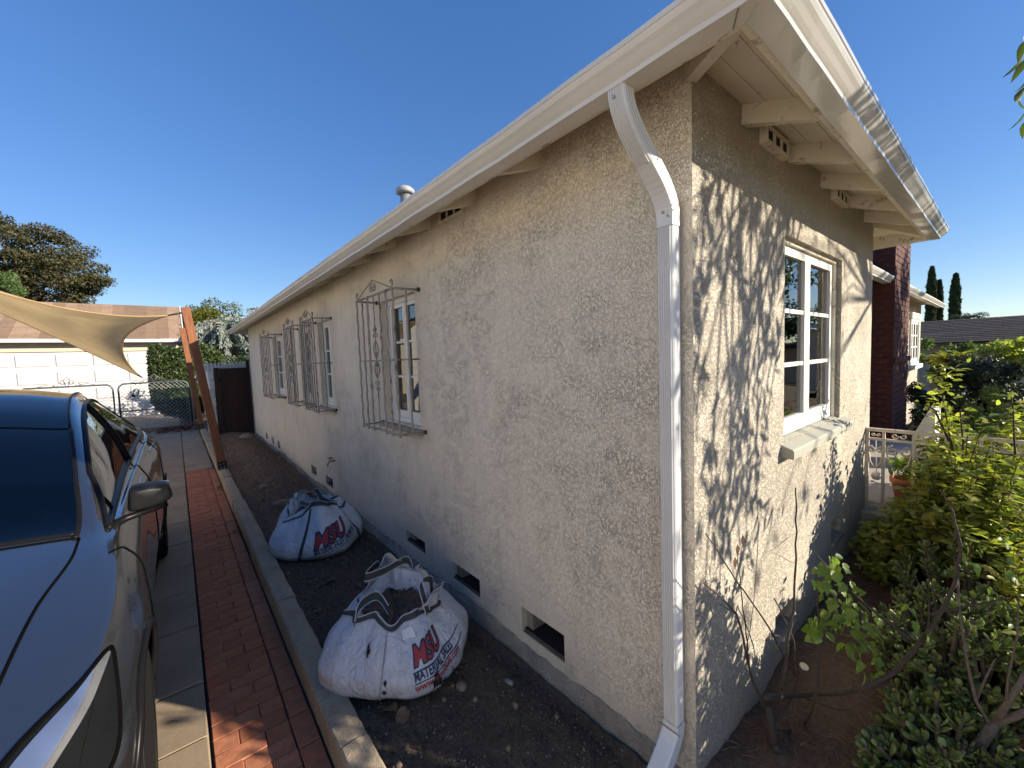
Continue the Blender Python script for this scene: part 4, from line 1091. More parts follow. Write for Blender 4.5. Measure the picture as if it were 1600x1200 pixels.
# frit border: opaque ring just inside the windshield
m = MB()
vv = UL(9.42, 12, 14)
m.grid([[cpt(u, v, -0.004, 1) for v in vv]+[cpt(u, v, -0.004, -1) for v in reversed(vv[:-1])] for u in UL(1.34, 1.44, 4)])
m.grid([[cpt(u, v, -0.004, 1) for v in vv]+[cpt(u, v, -0.004, -1) for v in reversed(vv[:-1])] for u in UL(1.98, 2.10, 4)])
for side in (1, -1): m.grid([[cpt(u, v, -0.005, side) for v in (9.40, 9.55, 9.72)] for u in UL(1.34, 2.10, 20)])
m.build('windshield_border', MATS['car_black'], wsh)
# cabin
m = MB(); m.box(CX-0.80, CX+0.80, CY+1.40, CY+1.85, CZ+0.72, CZ+0.92); m.box(CX-0.75, CX+0.75, CY+1.4, CY+4.3, CZ+0.3, CZ+0.42); m.build('dashboard', MATS['seat_dark'], car)
for sx in (0.37, -0.37):
    m = MB(); m.bevbox(CX+sx-0.26, CX+sx+0.26, CY+2.25, CY+2.75, CZ+0.42, CZ+0.66, 0.05)
    m.box(CX+sx-0.25, CX+sx+0.25, CY+2.72, CY+2.86, CZ+0.60, CZ+1.20, Matrix.Rotation(-0.25, 3, 'X'), (CX+sx, CY+2.8, CZ+0.6)); m.box(CX+sx-0.13, CX+sx+0.13, CY+2.93, CY+3.02, CZ+1.20, CZ+1.38); m.build('seat', MATS['seat_dark'], car)
ring = []
for i in range(33):
    a = 2*math.pi*i/32; ring.append(Vector((CX+0.37+0.185*math.cos(a), CY+1.98+0.185*math.sin(a)*0.40, CZ+0.93+0.185*math.sin(a)*0.92)))
m = MB(); m.tube(ring, 0.015, 8); m.tube([ring[0], Vector((CX+.37, CY+1.97, CZ+.93)), ring[16]], 0.02, 8); m.tube([Vector((CX+.37, CY+1.97, CZ+.93)), Vector((CX+.37, CY+1.7, CZ+.85))], 0.03, 8); m.build('steering_wheel', MATS['seat_dark'], car)
m = MB(); m.box(CX-0.19, CX+0.19, CY+1.86, CY+1.875, CZ+0.90, CZ+1.13); m.build('screen', MATS['lamp_dark'], car)
# hood shut line, cowl and door lines
def gap(pts, r=0.004, parent=car): m = MB(); m.tube(pts, r, 5); m.build('shut_line', MATS['car_gap'], parent)
for side in (1, -1):
    gap([cpt(u, 9.25-0.0*u, 0.0005, side) for u in UL(0.26, 1.30, 40)], 0.0045)
    gap([cpt(1.22+0.08*math.sin((v-1.2)*0.7), v, 0.0005, side) for v in UL(1.2, 7.0, 30)])
    gap([cpt(2.66, v, 0.0005, side) for v in UL(1.2, 7.1, 24)]); gap([cpt(3.55-0.03*(v-4)**2*0.5, v, 0.0005, side) for v in UL(1.6, 7.1, 24)])
    gap([cpt(u, 1.25, 0.0005, side) for u in UL(1.24, 3.35, 30)])
    gap([cpt(0.48-0.35*t, 5.6-2.6*t, 0.0005, side) for t in UL(0, 1, 14)])
gap([cpt(0.26, v, 0.0005, 1) for v in UL(9.25, 12, 14)]+[cpt(0.26, v, 0.0005, -1) for v in UL(12, 9.25, 14)], 0.0045)
gap([cpt(1.30, v, 0.0005, 1) for v in UL(9.25, 12, 14)]+[cpt(1.30, v, 0.0005, -1) for v in UL(12, 9.25, 14)], 0.0045)
# headlights: almond patches wrapped over the front corners
def hl(u):
    t = (u-0.06)/(0.65-0.06); return max(0.0, math.sin(math.pi*min(1, max(0, t))**0.62))
for side in (1, -1):
    ul = UL(0.06, 0.65, 36)
    lo_ = lambda u: 5.2+0.5*((u-0.06)/0.59)-2.1*hl(u)**0.62; up_ = lambda u: 5.2+0.5*((u-0.06)/0.59)+3.0*hl(u)**0.85
    m = MB(); m.grid([[cpt(u, lo_(u)+(up_(u)-lo_(u))*j/12, 0.004, side) for j in range(13)] for u in ul]); h_ = m.build('headlight', MATS['lamp_dark'], car)
    m = MB(); m.grid([[cpt(u, lo_(u)+(up_(u)-lo_(u))*(0.50+0.42*j/8), 0.0065, side) for j in range(9)] for u in UL(0.10, 0.63, 26)]); m.build('reflector', MATS['lamp_chrome'], h_)
    m = MB(); m.tube([cpt(u, up_(u), 0.003, side) for u in ul]+[cpt(u, lo_(u), 0.003, side) for u in reversed(ul)], 0.007, 6); m.build('lamp_seal', MATS['car_gap'], h_)
    # rear lamp
    m = MB(); m.grid([[cpt(u, 4.9+1.0*j/6, 0.004, side) for j in range(7)] for u in UL(4.30, 4.70, 14)]); m.build('tail_light', MATS['tail_red'], car)
    # door handles
    for u in (2.40, 3.40): m = MB(); m.grid([[cpt(u+0.1*(i/8-1), 4.75+0.22*math.sin(math.pi*j/4)*0+0.16*j/4, 0.006*math.sin(math.pi*j/4)+0.001, side) for j in range(5)] for i in range(17)]); m.build('door_handle', MATS['car_paint'], car)
    # mirror
    bx = CX+side*0.985; P = []
    for i in range(17):
        th = math.pi*i/16; row = []
        for j in range(24):
            ph = 2*math.pi*j/24
            sx, sy, sz = math.sin(th)*math.cos(ph), math.cos(th), math.sin(th)*math.sin(ph)
            se = lambda c, e: math.copysign(abs(c)**e, c)
            q = Vector((se(sx, .30)*0.078, se(sy, .8)*(0.080 if sy < 0 else 0.03), se(sz, .34)*0.060))
            q.x *= 1-0.10*(q.z/0.060); q.z *= 1-0.38*max(0, q.x)/0.086; q.y += 0.25*q.x*1.0
            row.append(Vector((bx+side*q.x, CY+1.505+q.y, CZ+1.105+q.z)))
        P.append(row)
    m = MB(); m.grid(P, closed=True); mi = m.build('side_mirror', MATS['car_mirror_shell'], car)
    m = MB(); m.box(bx-0.072, bx+0.072, CY+1.530, CY+1.540, CZ+1.058, CZ+1.150); m.build('mirror_glass', MATS['lamp_chrome'], mi)
    m = MB(); m.tube([(CX+side*0.845, CY+1.44, CZ+1.005), (CX+side*0.90, CY+1.47, CZ+1.02), (bx+side*0.06, CY+1.50, CZ+1.040)], [0.020, 0.017, 0.012], 8); m.build('mirror_stalk', MATS['car_black'], mi)
# wheels
for side in (1, -1):
    for ax in (AX_F, AX_R):
        c = Vector((CX+side*0.835, CY+ax, CZ+WR)); w = 0.118
        prof = [(0.25, -w), (0.31, -w*1.02), (0.340, -w*0.95), (WR, -w*0.72), (WR, w*0.72), (0.340, w*0.95), (0.31, w*1.02), (0.25, w)]
        m = MB(); m.lathe(prof, c, 40, axis='x'); tyre = m.build('wheel', MATS['rubber'], car)
        m = MB(); ox = side*(w+0.002)
        m.lathe([(0.255, ox-side*0.04), (0.258, ox), (0.235, ox-side*0.004), (0.225, ox-side*0.05), (0.05, ox-side*0.055), (0.05, ox-side*0.01), (0.0, ox-side*0.008)], c, 40, axis='x')
        for k in range(10):
            a = 2*math.pi*k/10; d = Vector((0, math.cos(a), math.sin(a))); e1 = Vector((0, -math.sin(a), math.cos(a)))*0.016
            p = c+Vector((ox-side*0.018, 0, 0)); q = Vector((side*0.014, 0, 0))
            vv = [p+d*0.04-e1, p+d*0.04+e1, p+d*0.245+e1*1.5, p+d*0.245-e1*1.5]; m.add(vv+[x+q for x in vv], [(0, 1, 2, 3), (4, 5, 6, 7), (0, 1, 5, 4), (1, 2, 6, 5), (2, 3, 7, 6), (3, 0, 4, 7)])
        m.build('rim', MATS['rim_grey'], tyre)
        m = MB(); P = []
        for i in range(25):
            a = math.pi*(-0.12+1.24*i/24); P.append([(CX+side*0.62, c.y+ARCH*math.cos(a), c.z+ARCH*math.sin(a)), (CX+side*0.935, c.y+ARCH*math.cos(a), c.z+ARCH*math.sin(a))])
        m.grid(P); m.build('wheel_arch', MATS['car_black'], car, recalc=False)
        lip = []
        for i in range(41):
            a = math.pi*(-0.02+1.04*i/40); uu = ax+ARCH*math.cos(a); zz_ = WR+ARCH*math.sin(a); lo_v, hi_v = 0.0, 5.2
            for _ in range(24):
                mv = (lo_v+hi_v)/2
                if csurf(uu, mv)[1] < zz_: lo_v = mv
                else: hi_v = mv
            lip.append(cpt(uu, lo_v, 0.0, side))
        m = MB(); m.tube(lip, 0.014, 7); m.build('arch_lip', MATS['car_black'], car)

# ------------------------------------------------------------------ bulk bags with print
def bag_cloth(name):
    t = NT(name)
    c = t.ramp(t.noise(5, 6, 0.65), [(0.3, (0.50, 0.50, 0.53)), (0.7, (0.66, 0.66, 0.68))])
    dirt = t.ramp(t.noise(9, 7, 0.75), [(0.54, (0,0,0)), (0.78, (1,1,1))])
    c = t.mix(t.math('MULTIPLY', dirt, 0.5), c, (0.24, 0.20, 0.16))
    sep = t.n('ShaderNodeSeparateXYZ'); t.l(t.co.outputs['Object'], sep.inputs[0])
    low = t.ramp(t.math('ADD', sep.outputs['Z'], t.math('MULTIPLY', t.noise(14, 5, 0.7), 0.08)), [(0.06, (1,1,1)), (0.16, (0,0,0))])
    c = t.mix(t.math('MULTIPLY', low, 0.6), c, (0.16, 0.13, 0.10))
    wv = t.n('ShaderNodeTexChecker'); wv.inputs['Scale'].default_value = 260; t.l(t.co.outputs['Object'], wv.inputs['Vector'])
    t.set(c, 0.6, spec=0.4); vo = t.voro(5.5, 'DISTANCE_TO_EDGE'); wv_ = t.n('ShaderNodeVectorMath', operation='ADD'); nz = t.n('ShaderNodeTexNoise'); nz.inputs['Scale'].default_value = 6; t.l(t.co.outputs['Object'], nz.inputs['Vector']); t.l(t.co.outputs['Object'], wv_.inputs[0]); t.l(nz.outputs['Color'], wv_.inputs[1]); t.l(wv_.outputs[0], vo.inputs['Vector'])
    cr_ = t.math('ADD', t.math('MULTIPLY', t.ramp(vo.outputs['Distance'], [(0.0, (0,0,0)), (0.16, (1,1,1))]), 0.20), t.noise(13, 5, 0.6, 1.2)); b1 = t.bump(cr_, 0.9, 0.018); t.bump(wv.outputs['Fac'], 0.12, 0.001, b1); return t.m
bag_cloth('bag_cloth')
simple('bag_inside', (0.33, 0.33, 0.34), 0.7, 0, 0.25, 20)
simple('bag_strap', (0.045, 0.047, 0.05), 0.8, 0, 0.3, 60)
simple('bag_strap_edge', (0.45, 0.45, 0.44), 0.8)
simple('print_red', (0.36, 0.035, 0.035), 0.6); simple('print_navy', (0.025, 0.03, 0.07), 0.6)
simple('bag_fill', (0.11, 0.08, 0.058), 0.97, 0, 0.5, 50, 1.0, 60)
def make_bag(cx, cy, R, H, seed, label, face, squeeze, rot_top):
    q = random.Random(seed); ph = [q.uniform(0, 6.28) for _ in range(12)]
    th_ = thing('bulk_bag', label, 'bulk bag', (cx, cy, 0), 'white bulk bags on the soil strip')
    def S(th, t, off=0.0):
        t = max(0.0, t)
        prof = [(0, .84), (.05, .96), (.14, 1.02), (.30, 1.02), (.5, .95), (.68, .85), (.84, .72), (.94, .63), (1.0, .59)]
        r = interp(prof, t)*R
        sq = 1+0.05*math.cos(4*(th-face))*(1-t*0.5)
        fold = (0.018*math.sin(5*th+ph[0]+2.2*t)+0.014*math.sin(9*th+ph[1]-3*t)+0.010*math.sin(15*th+ph[2]+2*t))*(0.45+1.2*t*t)
        crease = -0.030*max(0, t-0.25)*math.exp(-((((th-face-0.75+math.pi) % (2*math.pi))-math.pi)/0.10)**2)-0.045*max(0, t-0.3)*math.exp(-((((th-face+0.95+math.pi) % (2*math.pi))-math.pi)/0.12)**2)
        r = (r*sq+fold*R*1.6+crease*R*2.4+off)
        z = H*(t**0.92)*(1+0.14*t*math.sin(2*th+ph[3])+0.09*t*math.sin(3*th+ph[4])+0.04*t*math.sin(7*th+ph[5]))
        dx, dy = rot_top
        return Vector((cx+r*math.cos(th)*squeeze[0]+dx*t*t, cy+r*math.sin(th)*squeeze[1]+dy*t*t, 0.005+z))
    N, T = 120, 44
    P = [[S(2*math.pi*i/N, j/T) for i in range(N)] for j in range(T+1)]
    # turn inwards at the rim
    for dz, k in ((-0.01, .93), (-0.04, .86), (-0.08, .80), (-0.12, .74)):
        P.append([Vector((cx+rot_top[0]+(p.x-cx-rot_top[0])*k, cy+rot_top[1]+(p.y-cy-rot_top[1])*k, p.z+dz)) for p in P[T]])
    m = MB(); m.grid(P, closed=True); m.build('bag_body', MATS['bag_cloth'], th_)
    m = MB(); c = Vector((cx+rot_top[0], cy+rot_top[1], H*0.84)); ring = [c+(p-c)*0.98 for p in P[-1]]
    for p in ring: p.z = H*0.83+q.uniform(-.012, .012)
    rr = [[c+(p-c)*k+Vector((0, 0, 0.03*(1-k)+q.uniform(-.008, .008))) for p in ring] for k in (1, .75, .5, .25, .02)]
    m.grid(rr, closed=True); m.build('soil_fill', MATS['bag_fill'], th_)
    # webbing round the rim
    def web(pts, nrm, w, name='strap', mat='bag_strap', parent=th_, th=0.0):
        mm = MB(); mm.grid([[Vector(p)-Vector(n)*w/2, Vector(p), Vector(p)+Vector(n)*w/2] for p, n in zip(pts, nrm)]); return mm.build(name, MATS[mat], parent, recalc=False)
    rim = [S(2*math.pi*i/N, 0.985, 0.004) for i in range(N+1)]
    rb = MB(); rb.grid([[S(2*math.pi*i/N, tt, 0.004) for tt in (0.925, 0.96, 0.998)] for i in range(N+1)]); rb.build('rim_webbing', MATS['bag_strap'], th_)
    for tt in (0.925, 0.998):
        e2 = MB(); e2.tube([S(2*math.pi*i/N, tt, 0.005) for i in range(N+1)], 0.003, 5); e2.build('webbing_edge', MATS['bag_strap_edge'], th_)
    return th_, S, web
def print_text(S, parent, text, th0, t0, size, mat, sx=1.0, slant=0.0, off=0.004, bold=0.0, R=0.36, H=0.42, rise=0.0, name='lettering'):
    cu_ = bpy.data.curves.new('txt', 'FONT'); cu_.body = text; cu_.size = size; cu_.offset = bold; cu_.resolution_u = 3; cu_.fill_mode = 'FRONT'
    to = bpy.data.objects.new('txt', cu_); COL.objects.link(to)
    dg = bpy.context.evaluated_depsgraph_get(); me = bpy.data.meshes.new_from_object(to.evaluated_get(dg)); bpy.data.objects.remove(to); bpy.data.curves.remove(cu_)
    bm = bmesh.new(); bm.from_mesh(me)
    bmesh.ops.triangulate(bm, faces=bm.faces)
    for _ in range(2):
        le = [e for e in bm.edges if e.calc_length() > size*0.28]
        if le: bmesh.ops.subdivide_edges(bm, edges=le, cuts=1); bmesh.ops.triangulate(bm, faces=bm.faces)
    for v in bm.verts:
        x, y = v.co.x*sx, v.co.y
        v.co = S(th0+(x+slant*y)/R, t0+(y+rise*x)/H, off)
    bm.to_mesh(me); bm.free(); me.name = name; me.materials.clear()
    return link(name, me, MATS[mat], parent)
def print_bar(S, parent, th0, th1, t0, t1, rise, mat='print_navy', H=0.42, R=0.36, off=0.004):
    n = 24; m = MB(); m.grid([[S(th0+(th1-th0)*i/n, t+rise*(th1-th0)*R/H*i/n, off) for t in (t0, t1)] for i in range(n+1)]); m.build('printed_rule', MATS[mat], parent)
def loop_handle(pts, w, parent, axis, name='handle'):
    """a ribbon following pts, width along axis; with pale edges"""
    ax = Vector(axis).normalized()*w/2
    # resample smoothly
    Q = []
    for i in range(len(pts)-1):
        p0, p1, p2, p3 = (Vector(pts[max(0, min(len(pts)-1, j))]) for j in (i-1, i, i+1, i+2))
        for k in range(8):
            t = k/8; Q.append(0.5*((2*p1)+(-p0+p2)*t+(2*p0-5*p1+4*p2-p3)*t*t+(-p0+3*p1-3*p2+p3)*t**3))
    Q.append(Vector(pts[-1]))
    m = MB(); m.grid([[q-ax, q, q+ax] for q in Q]); h = m.build(name, MATS['bag_strap'], parent)
    m = MB(); m.tube([q-ax for q in Q], 0.003, 5); m.tube([q+ax for q in Q], 0.003, 5); m.build('handle_edge', MATS['bag_strap_edge'], h)
# near bag
R1, H1 = 0.39, 0.30
face1 = math.atan2(-0.696-1.50, -1.385+0.55)+0.42
b1, S1, web1 = make_bag(-0.525, 1.435, R1, H1, 5, 'near white bulk bag with red and navy lettering and torn dark patch', face1, (0.98, 1.02), (0.0, 0.03))
kw = dict(R=R1, H=H1*0.92)
tx = face1-0.30
print_text(S1, b1, 'MSU', tx+0.02, 0.50, 0.078, 'print_navy', 1.15, 0.25, 0.0035, 0.007, rise=0.12, **kw)
print_text(S1, b1, 'MSU', tx+0.02, 0.50, 0.078, 'print_red', 1.15, 0.25, 0.0055, 0.0005, rise=0.12, **kw)
print_bar(S1, b1, tx, tx+0.95, 0.425, 0.440, 0.12, **kw); print_bar(S1, b1, tx, tx+0.95, 0.295, 0.310, 0.12, **kw)
print_text(S1, b1, 'MATERIAL SALES', tx, 0.335, 0.042, 'print_navy', 0.80, 0.0, 0.0045, 0.0012, rise=0.12, **kw)
print_text(S1, b1, 'www.msubulk.com', tx, 0.19, 0.044, 'print_red', 0.84, 0.0, 0.0045, 0.0006, rise=0.14, **kw)
print_text(S1, b1, 'cu ft', tx+0.42, 0.07, 0.038, 'print_navy', 0.9, 0.0, 0.0045, 0.0, rise=0.12, **kw)
# torn patch, stains and a sewn seam
def blot(S, parent, th0, t0, r, seed, R, H, mat='dark_void', name='tear', nr_=26):
    q = random.Random(seed); pts = []
    for i in range(nr_):
        a = 2*math.pi*i/nr_; k = r*q.uniform(0.45, 1.25); pts.append((k*math.cos(a), k*math.sin(a)*1.25))
    m = MB(); vs = [S(th0, t0, 0.0062)]+[S(th0+x/R, t0+y/H, 0.0062) for x, y in pts]
    m.add(vs, [(0, 1+i, 1+(i+1) % nr_) for i in range(nr_)]); m.build(name, MATS[mat], parent)
blot(S1, b1, tx+0.26, 0.185, 0.040, 4, R1, H1); blot(S1, b1, tx+0.36, 0.105, 0.026, 9, R1, H1); blot(S1, b1, tx-0.62, 0.66, 0.017, 12, R1, H1); blot(S1, b1, tx-0.34, 0.36, 0.010, 21, R1, H1); blot(S1, b1, tx-0.36, 0.22, 0.009, 22, R1, H1)
m = MB(); m.tube([S1(tx-0.30-0.14*(1-t), t, 0.003) for t in UL(0.06, 0.93, 30)], 0.004, 5); m.build('seam', MATS['bag_inside'], b1)
m = MB(); m.grid([[S1(tx-0.06+0.20*i/6, 0.80+0.09*j/3-0.02*i/6, 0.012+0.004*math.sin(i)) for j in range(4)] for i in range(7)]); tg = m.build('paper_tag', MATS['sash_white'], b1)
# flaps and handles standing above the rim
def rimp(S, th, up=0.0, inn=0.0, c=(0, 0)):
    p = S(th, 0.98, -inn); return p+Vector((0, 0, up))
def flap(S, parent, tha, thb, hgt, lean, name='flap', inn=0.06):
    n = 22; P = []; Q = []
    for i in range(n+1):
        s = i/n; th = tha+(thb-tha)*s; h = hgt*math.sin(math.pi*s)**0.7
        base = S(th, 0.97, 0.002); d = Vector((math.cos(th), math.sin(th), 0))
        row = [base+Vector((0, 0, h*k))+d*(lean*k*k*math.sin(math.pi*s)+0.012*math.sin(3*s*6.28)*k) for k in (0, .25, .5, .75, 1)]
        P.append(row); Q.append(row[-1])
    m = MB(); m.grid(P); f = m.build(name, MATS['bag_cloth'], parent)
    m = MB(); m.grid([[q+Vector((0, 0, -0.034))+(p[3]-q).normalized()*0.0, q+Vector((0, 0, -0.016)), q+Vector((0, 0, 0.004))] for p, q in zip(P, Q)])
    m = MB(); m.grid([[r[-1]+(r[-2]-r[-1])*k+Vector((0.003*math.cos(tha), 0.003*math.sin(tha), 0.003)) for k in (0, .35, .7)] for r in P]); m.build('flap_webbing', MATS['bag_strap'], f)
    m = MB(); m.tube(Q, 0.0032, 5); m.build('webbing_edge', MATS['bag_strap_edge'], f)
flap(S1, b1, face1+0.10, face1+1.15, 0.115, 0.045); flap(S1, b1, face1+2.2, face1+3.6, 0.10, -0.05); flap(S1, b1, face1+1.4, face1+2.15, 0.07, -0.03)
c1 = Vector((-0.525, 1.465, H1))
loop_handle([S1(face1+3.0, .95), S1(face1+3.05, 1.0)+Vector((0, 0, .07)), c1+Vector((-0.12, 0.10, 0.12)), c1+Vector((0.0, 0.13, 0.10)), S1(face1+2.3, 1.0)+Vector((0, 0, .05)), S1(face1+2.2, .94)], 0.042, b1, (0.3, 0.2, 0.9))
loop_handle([S1(face1+0.25, .93, 0.006), S1(face1+0.25, 1.0)+Vector((0, 0, .05)), S1(face1+0.55, 1.0)+Vector((-.04, .02, .13)), S1(face1+0.9, 1.0)+Vector((-.02, 0, .11)), S1(face1+1.0, 1.0)+Vector((0, 0, .03)), S1(face1+0.95, .93, 0.006)], 0.042, b1, (0.75, 0.5, 0.35))
loop_handle([S1(face1-1.3, .90, 0.006), S1(face1-1.35, 1.0)+Vector((.02, .02, .035)), S1(face1-1.1, 1.0)+Vector((.07, .09, .02)), S1(face1-0.7, 1.0)+Vector((.06, .08, -.01))], 0.042, b1, (0.2, 0.3, 0.9))
# far bag
R2, H2 = 0.37, 0.36
face2 = math.atan2(-0.696-3.30, -1.385+0.52)+0.30
b2, S2, web2 = make_bag(-0.50, 3.20, R2, H2, 8, 'far white bulk bag crossed by dark webbing straps, behind the near bag', face2, (0.98, 1.0), (0.01, 0.10))
kw = dict(R=R2, H=H2*0.92); tx = face2-0.42
print_text(S2, b2, 'MSU', tx, 0.26, 0.125, 'print_navy', 1.15, 0.25, 0.0035, 0.011, rise=0.22, **kw)
print_text(S2, b2, 'MSU', tx, 0.26, 0.125, 'print_red', 1.15, 0.25, 0.0055, 0.0005, rise=0.22, **kw)
print_bar(S2, b2, tx, tx+1.0, 0.215, 0.228, 0.22, **kw); print_bar(S2, b2, tx, tx+1.0, 0.075, 0.088, 0.22, **kw)
print_text(S2, b2, 'MATERIAL SALES UNLIMITED', tx, 0.125, 0.050, 'print_navy', 0.62, 0.0, 0.0045, 0.0012, rise=0.22, **kw)
for a0, a1 in ((face2-0.78, face2-0.45), (face2+0.98, face2+0.55), (face2+2.4, face2+2.6), (face2-2.6, face2-2.4)):
    m = MB(); m.grid([[S2(a0+(a1-a0)*t+k*0.075, t*0.98+0.01, 0.006) for k in (-.5, 0, .5)] for t in UL(0, 1, 30)]); m.build('strap', MATS['bag_strap'], b2)
flap(S2, b2, face2+0.5, face2+1.7, 0.07, -0.10); flap(S2, b2, face2-1.7, face2-0.5, 0.05, -0.12); flap(S2, b2, face2+2.2, face2+3.9, 0.05, -0.10)
c2 = Vector((-0.49, 3.30, H2))
loop_handle([S2(face2-0.5, .98), c2+Vector((-.12, -.04, .05)), c2+Vector((-.05, .03, .09)), c2+Vector((0, .08, .05))], 0.045, b2, (0.5, 0.6, 0.4))
loop_handle([S2(face2+0.55, .98), c2+Vector((.06, -.05, .03)), c2+Vector((.03, .05, .10)), c2+Vector((-.03, .12, .04))], 0.045, b2, (0.6, -0.3, 0.6))
# ------------------------------------------------------------------ posts, shade sail, gates, garage
def post(base, top, w, label):
    t_ = thing('shade_post', label, 'post', base, 'leaning shade sail posts')
    b, t = Vector(base), Vector(top); d = (t-b).normalized(); a = Vector((1, 0, 0)); a = (a-d*a.dot(d)).normalized(); c = d.cross(a)
    s = b+d*0.02; m = MB(); h = w/2; ch = 0.006
    o = [(h-ch, h), (h, h-ch), (h, -h+ch), (h-ch, -h), (-h+ch, -h), (-h, -h+ch), (-h, h-ch), (-h+ch, h)]
    m.add([s+a*x+c*y for x, y in o]+[t+a*x+c*y for x, y in o], [(i, (i+1) % 8, 8+(i+1) % 8, 8+i) for i in range(8)]+[tuple(range(8)), tuple(range(8, 16))])
    m.build('timber', MATS['redwood'], t_)
    m = MB(); k = h+0.006
    o = [(k, k), (k, -k), (-k, -k), (-k, k)]
    m.add([b+a*x+c*y for x, y in o]+[b+d*0.13+a*x+c*y for x, y in o], [(i, (i+1) % 4, 4+(i+1) % 4, 4+i) for i in range(4)]+[(0, 1, 2, 3)]); br = m.build('post_bracket', MATS['black_metal'], t_)
    for i in (-1, 1):
        for j in (0.04, 0.09):
            q = b+d*j+c*(-k)+a*i*0.022; m = MB(); m.lathe([(0.0, -0.004), (0.007, -0.003), (0.007, 0.002), (0, 0.003)], q, 8, axis='y'); m.build('bolt', MATS['screw_metal'], br)
    return t_
post((-0.918, 7.05, 0.04), (-1.205, 7.15, 2.53), 0.108, 'nearer tall redwood post leaning left on the kerb')
post((-0.955, 12.7, 0.04), (-1.175, 12.75, 2.66), 0.115, 'farther redwood post leaning left behind the nearer one')

sail_mat = NT('sail_cloth')
sc_ = sail_mat.ramp(sail_mat.noise(3, 5, 0.6), [(0.3, (0.52, 0.38, 0.19)), (0.7, (0.62, 0.46, 0.25))])
sail_mat.set(sc_, 0.85, spec=0.2); sail_mat.bump(sail_mat.noise(2.2, 4, 0.5, 0.8), 0.5, 0.06)
tl = sail_mat.n('ShaderNodeBsdfTranslucent'); sail_mat.l(sc_, tl.inputs[0]); mx = sail_mat.n('ShaderNodeMixShader'); mx.inputs[0].default_value = 0.45
sail_mat.l(sail_mat.b.outputs[0], mx.inputs[1]); sail_mat.l(tl.outputs[0], mx.inputs[2]); sail_mat.l(mx.outputs[0], sail_mat.out.inputs['Surface'])
sail = thing('shade_sail', 'tan fabric shade sail stretched above the car towards the posts', 'shade sail', (-3, 8, 2))
A, B, Cc, D = at_y(262, 493, 7.25), at_y(222, 590, 9.4), at_y(-330, 352, 9.0), at_y(-170, 400, 5.6)
def bez(p, q, s, sag): return p+(q-p)*s+sag*(4*s*(1-s))
P = []
n = 40
for i in range(n+1):
    u = i/n
    top = bez(D, A, u, Vector((0, 0.1, -0.17))); bot = bez(Cc, B, u, Vector((0.0, 0.0, 0.06)))
    row = []
    for j in range(n+1):
        v = j/n
        lft = bez(D, Cc, v, Vector((0.3, 0, 0))); rgt = bez(A, B, v, Vector((-0.36, 0.0, 0.10)))
        p = top*(1-v)+bot*v+lft*(1-u)+rgt*u-((D*(1-u)+A*u)*(1-v)+(Cc*(1-u)+B*u)*v)
        wr = 0.045*math.sin(9*v+5*u)*math.sin(math.pi*u)*math.sin(math.pi*v)+0.026*math.sin(22*u-3*v)*math.sin(math.pi*v)*u
        row.append(p+Vector((0, 0, wr)))
    P.append(row)
m = MB(); m.grid(P); m.build('sail_fabric', sail_mat.m, sail)
m = MB(); m.tube([r[0] for r in P], 0.010, 6); m.tube([r[-1] for r in P], 0.010, 6); m.tube(P[-1], 0.010, 6); m.build('hem', sail_mat.m, sail)
m = MB(); m.tube([A, (A+Vector((-1.205, 7.10, 2.46)))/2, Vector((-1.205, 7.10, 2.46))], [0.010, 0.016, 0.008], 8); m.build('turnbuckle', MATS['rope'], sail)
m = MB(); m.tube([B, Vector((-1.05, 12.68, 1.15))], 0.004, 5); m.build('tie_rope', MATS['rope'], sail)

# wooden side gate and white fence behind
gt = thing('wooden_gate', 'dark brown plank gate closing the gap beside the house', 'gate', (-0.3, 11.0, 0))
for k in range(5):
    x0 = -0.595+k*0.12; m = MB(); m.box(x0, x0+0.1185, 11.0, 11.02+0.004*(k % 2), -0.03, 1.60); m.build('plank', MATS['gate_wood'], gt)
for z in (0.25, 1.30): m = MB(); m.box(-0.60, 0.0, 11.03, 11.06, z, z+0.09); m.build('gate_rail', MATS['gate_wood'], gt)
m = MB(); m.box(-0.065, -0.003, 10.93, 10.998, -0.05, 1.78); m.build('gate_post', MATS['gate_wood'], gt)
m = MB(); m.box(-0.70, -0.60, 10.98, 11.08, -0.05, 1.62); m.build('gate_post', MATS['gate_wood'], gt)
m = MB(); m.tube([(-0.17, 10.985, 1.22), (-0.17, 10.97, 1.24), (-0.08, 10.97, 1.24), (-0.08, 10.985, 1.22)], 0.008, 6); m.build('latch', MATS['black_metal'], gt)
pf = thing('picket_fence', 'white picket tops showing above the dark wooden gate', 'fence', (-0.3, 11.9, 0))
for k in range(19):
    x0 = -0.86+k*0.075; m = MB(); m.prism([(0, -0.1), (0.05, -0.1), (0.05, 1.72), (0.025, 1.76), (0, 1.72)], 11.9, 11.92, lambda p, q, t, x0=x0: (x0+p, t, q)); m.build('picket', MATS['fence_white'], pf)
for z in (0.5, 1.60): m = MB(); m.box(-0.9, 0.6, 11.925, 11.96, z, z+0.07); m.build('fence_rail', MATS['fence_white'], pf)
bw = thing('block_pillar', 'pale painted block wall beside the dark wooden gate', 'wall', (-0.8, 11.6, 0))
for k in range(8):
    for j in range(3):
        m = MB(); y0 = 11.1+j*0.41+(0.2 if k % 2 else 0); m.box(-0.80, -0.70, y0, y0+0.40, -0.1+k*0.205, -0.1+k*0.205+0.198); m.build('block', MATS['wall_white'], bw)

